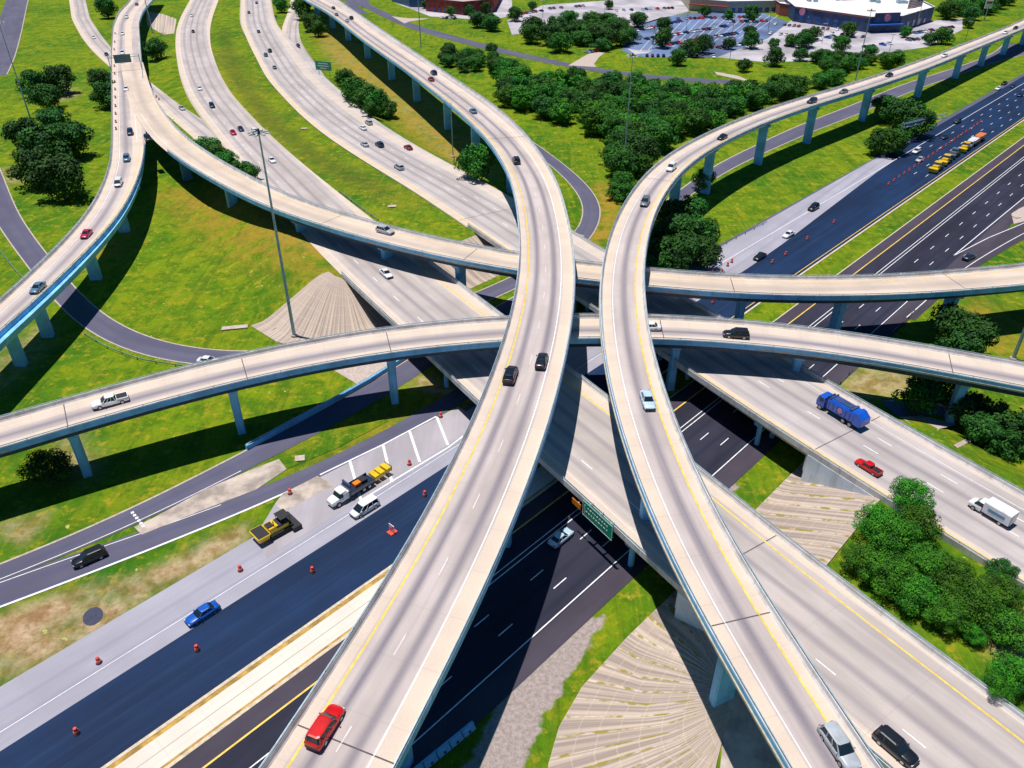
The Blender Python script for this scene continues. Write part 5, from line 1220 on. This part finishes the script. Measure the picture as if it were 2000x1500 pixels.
def text(body, size, loc, rot, par, m='white', name='lettering'):
    cu = bpy.data.curves.new(name, 'FONT'); cu.body = body; cu.size = size; cu.align_x = 'CENTER'; cu.align_y = 'CENTER'; cu.extrude = .01
    o = bpy.data.objects.new(name, cu); dg = bpy.context.evaluated_depsgraph_get()
    COL.objects.link(o); dg.update(); me = bpy.data.meshes.new_from_object(o.evaluated_get(dg)); bpy.data.objects.remove(o)
    me.name = name; me.materials.clear(); me.materials.append(M[m]); q = bpy.data.objects.new(name, me); COL.objects.link(q); q.parent = par; q.location = loc; q.rotation_euler = rot
    return q
def sign_bars(par, w, h, x0, seed):
    """unreadable legend in the photo: arrows and blocks of white letters seen as short strokes"""
    rg = random.Random(seed); mb = MB()
    for row in (.20, -.10):
        u = -w*.34
        while u < w*.36:
            l = rg.uniform(.2, .45); mb.box((x0, u+l/2, h*row), (.03, l, h*.075)); u += l+.28
    mb.tube((x0, w*.42, -h*.3), (x0, w*.42, h*.28), .07, n=6)
    mb.build('legend', 'white', par)
# green sign hung on the freeway bridge
j = idx_px(rCL, 1290, 960)
j0, j1 = idx_px(rCL, 1250, 900), 0
def edge_at(px, py, z, outd=1.0):
    p = up(px, py, z); k = int(np.hypot(rCL.x-p[0], rCL.y-p[1]).argmin()); x, y = at(rCL, k, -outd)
    # slide along the edge to the point nearest the requested one
    t = (p[0]-x)*rCL.tx[k]+(p[1]-y)*rCL.ty[k]; return np.array([x+t*rCL.tx[k], y+t*rCL.ty[k]])
A0 = edge_at(1146, 985, 7.4); A1 = edge_at(1201, 1040, 7.4); c = (A0+A1)/2; d = A1-A0; ln = float(np.hypot(*d)); an = math.atan2(d[1], d[0])-math.pi/2
if math.cos(an)*(-rCL.nx[j0])+math.sin(an)*(-rCL.ny[j0]) > 0: an += math.pi
e = empty('overhead_road_sign', (c[0], c[1], 7.3), an, label='long green highway sign fixed to the side of the freeway bridge', cat='sign')
MB().box((0, 0, 0), (.12, ln, 2.9)).build('panel', 'sign', e)
fr = MB().box((-.07, 0, 1.4), (.03, ln-.1, .05)).box((-.07, 0, -1.4), (.03, ln-.1, .05)).box((-.07, ln/2-.08, 0), (.03, .08, 2.7)).box((-.07, -ln/2+.08, 0), (.03, .08, 2.7)); fr.build('border', 'white', e)
sign_bars(e, ln, 2.9, -.08, 3)
k = MB()
for u in (-.35, 0, .35): k.box((.6, u*ln, .9), (1.2, .15, .15)).box((.6, u*ln, -.3), (1.2, .15, .15))
k.each('bracket', 'steel', e, 6)
p = edge_at(1131, 978, 7.0)
e = empty('orange_road_sign', (p[0], p[1], 6.6), an, label='small orange panel beside the green sign on the bridge side', cat='sign'); MB().box((0, 0, 0), (.1, 2.2, 1.1)).build('panel', 'p_orange', e); MB().box((.3, 0, 0), (.6, .2, .2)).build('bracket', 'steel', e)
# sign over the left viaduct
j = idx_px(rF, 243, 140); x0, y0 = at(rF, j, .2); x1, y1 = at(rF, j, rF.w[j]-.2)
e = empty('sign_gantry', (0, 0, 0), label='steel gantry with a dark green sign over the left viaduct', cat='sign')
MB().tube((x0, y0, rF.z[j]), (x0, y0, rF.z[j]+7), .2).tube((x1, y1, rF.z[j]), (x1, y1, rF.z[j]+7), .2).each('post', 'steel', e, 10)
b = MB()
for dz in (6.2, 7.2): b.tube((x0, y0, rF.z[j]+dz), (x1, y1, rF.z[j]+dz), .12)
b.each('beam', 'steel', e, 10)
an2 = math.atan2(y1-y0, x1-x0); f = .46
s_ = MB().box((x0+(x1-x0)*f, y0+(y1-y0)*f-.2, rF.z[j]+5.6), (7.2, .12, 3.6), an2).build('panel', 'signback', e)
# green exit sign right of the freeway
g = ghit(634, 150); e = empty('exit_sign', (g[0], g[1], g[2]), -.35, label='green exit sign on posts beside the narrow tree clump', cat='sign')
MB().box((0, 0, 5.2), (9.0, .15, 4.2)).build('panel', 'sign', e); MB().tube((-3, .2, 0), (-3, .2, 6.5), .14).tube((3, .2, 0), (3, .2, 6.5), .14).each('post', 'steel', e, 10)
mb = MB()
for dz, ws in ((6.3, 5.5), (5.2, 6.4), (4.1, 3.6)): mb.box((0, -.09, dz), (ws, .02, .35))
mb.build('legend', 'white', e)
g = ghit(540, 40); e = empty('small_road_sign', (g[0], g[1], g[2]), -.3, label='small green sign at the tip of the grass wedge near the top', cat='sign'); MB().box((0, 0, 2.6), (2.2, .1, 1.6)).build('panel', 'sign', e); MB().tube((0, .1, 0), (0, .1, 3), .08).build('post', 'steel', e)
# highway gantry upper right
g0 = ghit(1752, 285); g1 = ghit(1845, 300)
a0 = np.array(g0[:2]); q1 = up(1838, 262); dd = q1-a0; L_ = float(np.hypot(*dd)); an3 = math.atan2(dd[1], dd[0])
e = empty('sign_gantry', (a0[0], a0[1], 0), an3, label='cantilever sign gantry reaching over the highway at upper right', cat='sign')
MB().tube((0, 0, 0), (0, 0, 9), .28, n=12).build('post', 'steel', e)
b = MB()
for z in (6.8, 8.3): b.tube((0, -.4, z), (L_, -.4, z), .11).tube((0, .4, z), (L_, .4, z), .11)
nk = 12
for k in range(nk):
    xa, xb = L_*k/nk, L_*(k+1)/nk; b.tube((xa, -.4, 6.8 if k % 2 else 8.3), (xb, -.4, 8.3 if k % 2 else 6.8), .06, n=6)
b.build('truss', 'steel', e); MB().box((L_*.45, .6, 7.6), (L_*.62, .12, 2.6)).build('panel', 'signback', e)
# concrete barrier blocks lying at the bottom
P0 = np.array(up(925, 1418)); P1 = np.array(up(800, 1520)); dd = P1-P0; an4 = math.atan2(dd[1], dd[0]); nb_ = 5
for k in range(nb_):
    c = P0+dd*(k+.5)/nb_
    e = empty('barrier_block', (c[0], c[1], .06), an4, label='concrete barrier block in the row along the shaded verge at the bottom edge', cat='barrier', group='barrier blocks at the bottom edge')
    l = float(np.hypot(*dd))/nb_-.15
    MB().loft([[(X, y_, z_) for y_, z_ in ((-.6, 0), (.6, 0), (.6, .25), (.25, .6), (.2, 1.0), (-.2, 1.0), (-.25, .6), (-.6, .25))] for X in (-l/2, l/2)]).build('block', 'shade_blue', e)
    MB().box((0, 0, .3), (.35, 1.24, .25)).build('forklift_slot', 'girder', e)
# retaining wall along the frontage road
P = [np.array(ghit(*q)[:2]) for q in ((482, 879), (560, 836), (637, 795), (720, 748), (800, 697))]
e = empty('retaining_wall', label='low blue-grey retaining wall with a rail along the frontage road below the crossing ramp', cat='wall')
mb = MB(); rl = MB()
for a, b in zip(P[:-1], P[1:]):
    d = b-a; n = np.array([-d[1], d[0]])/np.hypot(*d)*.25; m_ = (a+b)/2
    mb.box((m_[0], m_[1], .5), (float(np.hypot(*d)), .5, 1.1), math.atan2(d[1], d[0])); rl.tube((*a, 1.35), (*b, 1.35), .06)
    for f in np.linspace(0, 1, 6): q = a+d*f; rl.tube((*q, 1.0), (*q, 1.35), .04)
mb.build('wall', 'shade_blue', e); rl.build('rail', 'steel', e)
def guard(px, lab, n=14):
    P = [ghit(*q) for q in px]; pts = np.array(P); d = np.r_[0, np.cumsum(np.hypot(*np.diff(pts[:, :2], axis=0).T))]
    g = np.arange(0, d[-1], 2.5); Q = np.c_[np.interp(g, d, pts[:, 0]), np.interp(g, d, pts[:, 1]), np.interp(g, d, pts[:, 2])]
    e = empty('guardrail', label=lab, cat='guardrail', group='steel guardrails'); mb = MB(); po = MB()
    for a, b in zip(Q[:-1], Q[1:]):
        mb.add([(a[0], a[1], a[2]+.45), (b[0], b[1], b[2]+.45), (b[0], b[1], b[2]+.78), (a[0], a[1], a[2]+.78), (a[0]+.06, a[1]+.06, a[2]+.45), (b[0]+.06, b[1]+.06, b[2]+.45), (b[0]+.06, b[1]+.06, b[2]+.78), (a[0]+.06, a[1]+.06, a[2]+.78)],
               [(0, 1, 2, 3), (7, 6, 5, 4), (3, 2, 6, 7), (0, 4, 5, 1)])
    for q in Q[::2]: po.box((q[0]+.1, q[1]+.1, q[2]+.38), (.16, .16, .8))
    mb.build('rail', 'steel', e); po.each('post', 'trunk', e, 6)
guard([(165, 655), (212, 683), (275, 706), (337, 716), (380, 722)], 'guardrail with wooden posts along the outer side of the loop road at left')
guard([(662, 376), (710, 412), (745, 437)], 'dark guardrail on the right side of the left freeway above the pale ramp')
guard([(1322, 530), (1400, 487), (1500, 435)], 'guardrail between the right-hand tree cluster and the grey highway lane')
guard([(1740, 652), (1770, 628), (1785, 608)], 'short guardrail on the highway verge between the two crossing ramps')
guard([(1640, 752), (1655, 735), (1668, 720)], 'short guardrail on the highway verge below the nearer crossing ramp')
guard([(0, 492), (30, 530), (58, 560)], 'short guardrail on the left rim of the loop road near the left edge')
# manhole and drain inlets
def drain(px, py, lab, w=3.0):
    g = ghit(px, py); e = empty('drain_inlet', (g[0], g[1], g[2]), .2, label=lab, cat='drain', group='concrete drain inlets')
    MB().box((0, 0, .15), (w, 1.6, .35)).build('slab', 'path', e); MB().box((0, -.83, .12), (w*.6, .05, .2)).build('opening', 'girder', e)
drain(459, 641, 'long concrete drain inlet on the grass left of the lamp mast', 6); drain(586, 897, 'round pale drain cover on the grass island by the frontage road', 1.8); drain(766, 404, 'drain inlet in the grass median above the pale ramp', 2.5)
drain(594, 252, 'small drain inlet in the upper grass median', 2.2); drain(1985, 425, 'drain inlet on the gore at the right edge', 2)

# ------------------------------------------------------------------ shopping centre
pzone('car_park', [(1215, 100), (1225, 55), (1290, 35), (1350, 25), (1480, 22), (1545, 45), (1545, 112), (1400, 112), (1260, 112)], 'lot', .05)
pzone('car_park', [(1400, 112), (1500, 75), (1545, 40), (1700, 60), (1830, 40), (1880, 35), (1880, 58), (1810, 92), (1700, 108), (1600, 118), (1500, 122)], 'lotlight', .056)
pzone('car_park', [(990, 40), (1060, 10), (1200, 0), (1340, -10), (1345, 22), (1240, 52), (1170, 30), (1060, 60), (1000, 68)], 'lotlight', .05)
pzone('car_park', [(760, -10), (1000, -10), (1000, 30), (960, 40), (840, 32), (770, 5)], 'lotlight', .05)
pzone('driveway', [(1120, 122), (1150, 105), (1185, 100), (1170, 112), (1160, 125), (1165, 131), (1110, 128)], 'path', .075)
pzone('driveway', [(1225, 95), (1245, 98), (1275, 98), (1265, 104), (1240, 106)], 'lotlight', .062)
pzone('driveway', [(765, 32), (800, 36), (840, 36), (800, 42), (790, 46)], 'path', .075)
pzone('driveway', [(1395, 140), (1440, 148), (1460, 156), (1455, 158), (1400, 146)], 'path', .08)
mb = MB()
for k in range(14):
    a, b = up(1250+k*16, 100-k*2.0), up(1300+k*17, 42-k*1.0)
    d = b-a; d /= np.hypot(*d); n = np.array([-d[1], d[0]])*.15
    mb.add([(*(a-n), .07), (*(b-n), .07), (*(b+n), .07), (*(a+n), .07)], [(0, 1, 2, 3)])
mb.build('road_marking', 'faint', None, kind='structure')
def prism(name, base, back, h, wall, roof, lab, par=.8):
    """base: front wall pixels left to right; back: vector to the rear"""
    F = [up(*q) for q in base]; B = [f+np.array(back) for f in F][::-1]; poly = F+B
    c = np.mean(poly, axis=0); e = empty(name, (c[0], c[1], 0), label=lab, cat='building')
    P = [(p[0]-c[0], p[1]-c[1]) for p in poly]; n = len(P)
    mb = MB(); mb.add([(x, y, -.2) for x, y in P]+[(x, y, h+par) for x, y in P], [(i, (i+1) % n, n+(i+1) % n, n+i) for i in range(n)]); mb.build('wall', wall, e)
    mb = MB(); tri = tessellate_polygon([[Vector((x, y, 0)) for x, y in P]]); fs = []
    for t in tri:
        v = [Vector((*P[q], 0)) for q in t]; fs.append(tuple(t) if (v[1]-v[0]).cross(v[2]-v[0]).z > 0 else tuple(t)[::-1])
    mb.add([(x, y, h) for x, y in P], fs); rf = mb.build('roof', roof, e)
    # parapet cap
    mb = MB()
    for i in range(n):
        a, b = np.array(P[i]), np.array(P[(i+1) % n]); d = b-a; m_ = (a+b)/2
        mb.box((m_[0], m_[1], h+par+.1), (float(np.hypot(*d)), .5, .2), math.atan2(d[1], d[0]))
    mb.build('parapet', roof, e)
    return e, P, c
def on_wall(P, i, f0, f1, z0, z1, mb, d=.15):
    a, b = np.array(P[i]), np.array(P[i+1]); q0, q1 = a+(b-a)*f0, a+(b-a)*f1; n = np.array([(b-a)[1], -(b-a)[0]]); n /= np.hypot(*n)
    m_ = (q0+q1)/2+n*d/2; mb.box((m_[0], m_[1], (z0+z1)/2), (float(np.hypot(*(q1-q0))), d, z1-z0), math.atan2((b-a)[1], (b-a)[0])); return m_
e, P, c = prism('big_store', [(1548, 42), (1695, 64), (1755, 62), (1818, 42)], (8, 75), 8.5, 'wallblue', 'roofwhite', 'large store with a white flat roof and dark blue front at the top right')
for i, fr in ((0, np.linspace(.08, .9, 8)), (2, np.linspace(.2, .9, 5))):
    for f in fr[:-1]:
        mb = MB(); on_wall(P, i, f, f+.06, .8, 4.8, mb, .2); mb.build('window', 'winblue', e)
mb = MB(); on_wall(P, 1, -.02, 1.02, 4.4, 5.2, mb, 3.4); mb.build('awning', 'awning', e)
mb = MB(); on_wall(P, 1, .1, .9, 5.3, 11.5, mb, .8); mb.build('entrance_front', 'wallblue', e)
for i, f in ((0, .12), (1, .5)):
    a, b = np.array(P[i]), np.array(P[i+1]); q = a+(b-a)*f; n = np.array([(b-a)[1], -(b-a)[0]]); n /= np.hypot(*n)
    MB().tube((*(q+n*.9), 6.9 if i == 0 else 8.6), (*(q+n*1.15), 6.9 if i == 0 else 8.6), 2.2, n=24).build('round_sign', 'pink', e)
mb = MB(); on_wall(P, 0, 0, 1, 8.4, 8.9, mb, .3); mb.build('trim', 'wallred', e)
for k in range(16):
    x = random.uniform(P[0][0]+6, P[3][0]-6); y = random.uniform(2, 34); w = random.uniform(2, 4.5)
    b = MB(); b.box((x, y, 8.5+.8), (w, w*.8, 1.6)); b.box((x, y, 8.5+1.7), (w*.5, w*.5, .3)); b.build('roof_unit', 'steel', e)
# flag on a pole by the store
p = up(1790, 52); e = empty('flag_pole', (p[0], p[1], 0), .25, label='tall pole flying a large american flag beside the store', cat='flag')
MB().tube((0, 0, 0), (0, 0, 19), .2, .1).build('pole', 'lamp', e)
st_r, st_w, ca_ = MB(), MB(), MB()
W_, H_ = 10.5, 6.5
def fl(x): return .5*math.sin(x*.9), -.12*x
for k in range(13):
    mb_ = st_r if k % 2 == 0 else st_w; zt = 18.6-H_*k/13; zb = zt-H_/13; n = 10
    vs = []
    for q in range(n+1):
        x = W_*q/n; o, dz = fl(x); vs += [(-x, o, zt+dz), (-x, o, zb+dz), (-x, o+.05, zt+dz), (-x, o+.05, zb+dz)]
    mb_.add(vs, [(4*q, 4*q+4, 4*q+5, 4*q+1) for q in range(n)]+[(4*q+2, 4*q+3, 4*q+7, 4*q+6) for q in range(n)]+[(4*q, 4*q+2, 4*q+6, 4*q+4) for q in range(n)])
vs = []; n = 5
for q in range(n+1):
    x = W_*.4*q/n; o, dz = fl(x); vs += [(-x, o-.03, 18.62+dz), (-x, o-.03, 18.6-H_*7/13+dz), (-x, o+.08, 18.62+dz), (-x, o+.08, 18.6-H_*7/13+dz)]
ca_.add(vs, [(4*q, 4*q+4, 4*q+5, 4*q+1) for q in range(n)]+[(4*q+2, 4*q+3, 4*q+7, 4*q+6) for q in range(n)]+[(0, 1, 3, 2), (4*n, 4*n+2, 4*n+3, 4*n+1)])
fo = st_w.build('flag', 'p_white', e); st_r.build('stripes', 'p_darkred', fo); cc = ca_.build('canton', 'wallblue', fo)
sb = MB()
for i in range(4):
    for j in range(5):
        x = .4+i*1.0; o, dz = fl(x); sb.box((-x, o-.05, 18.2-j*.65+dz), (.22, .04, .22))
sb.each('star', 'white', fo, 6)
e, P, c = prism('brick_building', [(832, 22), (905, 30), (965, 24)], (4, 60), 8, 'brick', 'roofpink', 'low red brick building with a pinkish roof at the top, above the access road')
for i in (0, 1):
    for f in np.linspace(.06, .9, 7):
        mb = MB(); on_wall(P, i, f, f+.05, 1.0, 3.2, mb, .12); mb.build('window', 'winblue', e)
e, P, c = prism('strip_mall', [(1345, 20), (1420, 26), (1545, 24)], (4, 70), 7, 'tan', 'roofwhite', 'long tan shop building with pale roof, left of the big store')
for f in np.linspace(.06, .9, 9):
    mb = MB(); on_wall(P, 1, f, f+.06, .4, 3.4, mb, .12); mb.build('window', 'winblue', e)
mb = MB(); on_wall(P, 0, 0, 1, 4.0, 4.6, mb, 2); mb.build('canopy', 'wallred', e)
e, P, c = prism('side_shop', [(1500, 14), (1520, 30), (1547, 34)], (4, 45), 7, 'wallred', 'roofwhite', 'small orange brick shop wing attached left of the big store')
e, P, c = prism('glass_office', [(765, 3), (800, 14), (828, 14)], (3, 40), 9, 'winblue', 'roofpink', 'blue glass office block at the top edge left of the brick building')
e, P, c = prism('far_house', [(1880, 18), (1905, 24), (1925, 18)], (2, 30), 6, 'tan', 'roofwhite', 'small pale building among the trees at the top right corner')
# pylon sign
p = up(1922, 40); e = empty('pylon_sign', (p[0], p[1], 0), .1, label='white pylon sign at the end of the car park', cat='sign'); MB().tube((0, 0, 0), (0, 0, 8), .35).build('post', 'lamp', e); MB().box((0, 0, 10), (5, .6, 5)).build('panel', 'p_white', e); MB().box((0, -.33, 11.2), (4, .05, 1.4)).build('legend', 'p_red', e)
# car park lamp posts
lp = MB().tube((0, 0, 0), (0, 0, 11), .14, .09).mesh('pole', 'steel_dk'); lh = MB().box((-.7, 0, 11), (1.2, .4, .2)).box((.7, 0, 11), (1.2, .4, .2)).mesh('lamp_head', 'lamp')
for px, py in ((1275, 90), (1425, 118), (1605, 85), (1735, 108), (1340, 60), (1430, 70), (1500, 60), (1885, 80), (1180, 40), (1060, 35)):
    p = up(px, py); e = empty('car_park_lamp', (p[0], p[1], 0), label='thin dark double-headed lamp post in the shopping centre car park', cat='lamp post', group='car park lamp posts'); inst('pole', lp, e); inst('lamp_head', lh, e)
# parked cars: rows
b_ = MB().loft([ring(*q) for q in SPEC['sedan']['body'][::1]]); g_ = MB().loft([oct_(-1.8, 1.1, .84, .88), oct_(-1.05, .25, .6, 1.4)])
pb = b_.mesh('body', 'p_white'); pg = g_.mesh('window', 'glass'); pr_ = MB().loft([oct_(-1.1, .3, .66, 1.36), oct_(-1.0, .2, .55, 1.45)]).mesh('roof', 'p_white')
rows = [((1240, 62), (1330, 42)), ((1260, 78), (1420, 52)), ((1280, 92), (1440, 66)), ((1320, 38), (1480, 34)), ((1400, 95), (1480, 84)), ((1258, 110), (1410, 113)), ((1500, 66), (1560, 72)), ((1510, 48), (1640, 60)), ((1535, 92), (1640, 70)), ((1560, 112), (1640, 110)), ((1680, 95), (1740, 86)), ((1770, 80), (1810, 76)), ((1005, 30), (1060, 22)), ((1070, 18), (1150, 12)), ((1200, 22), (1330, 16)), ((860, 36), (950, 40)), ((1420, 44), (1500, 42)), ((1620, 66), (1690, 74)), ((1760, 70), (1860, 54)), ((1120, 108), (1165, 100))]
cc = 0
for a, b in rows:
    A0, A1 = up(*a), up(*b); d = A1-A0; L = float(np.hypot(*d)); n = int(L/2.9); ang = math.atan2(d[1], d[0])+math.pi/2
    for k in range(n):
        if random.random() < .26 or cc >= 270: continue
        q = A0+d*(k+.5)/n; cl = random.choice(['white', 'white', 'silver', 'grey', 'black', 'black', 'navy', 'red', 'blue', 'darkred'])
        nm = {'white': 'white', 'silver': 'silver', 'grey': 'grey', 'black': 'black', 'navy': 'dark blue', 'red': 'bright red', 'blue': 'blue', 'darkred': 'dark red'}[cl]
        e = empty('parked_car', (q[0], q[1], .06), ang+random.choice((0, math.pi)), label='tiny %s car parked in a row in the shopping centre car park' % nm, cat='car', group='%s parked cars in the car park' % nm)
        inst('body', pb, e, m='p_'+cl); inst('window', pg, e); inst('roof', pr_, e, m='p_'+cl); cc += 1
print('wood trees', nw, 'parked', cc)
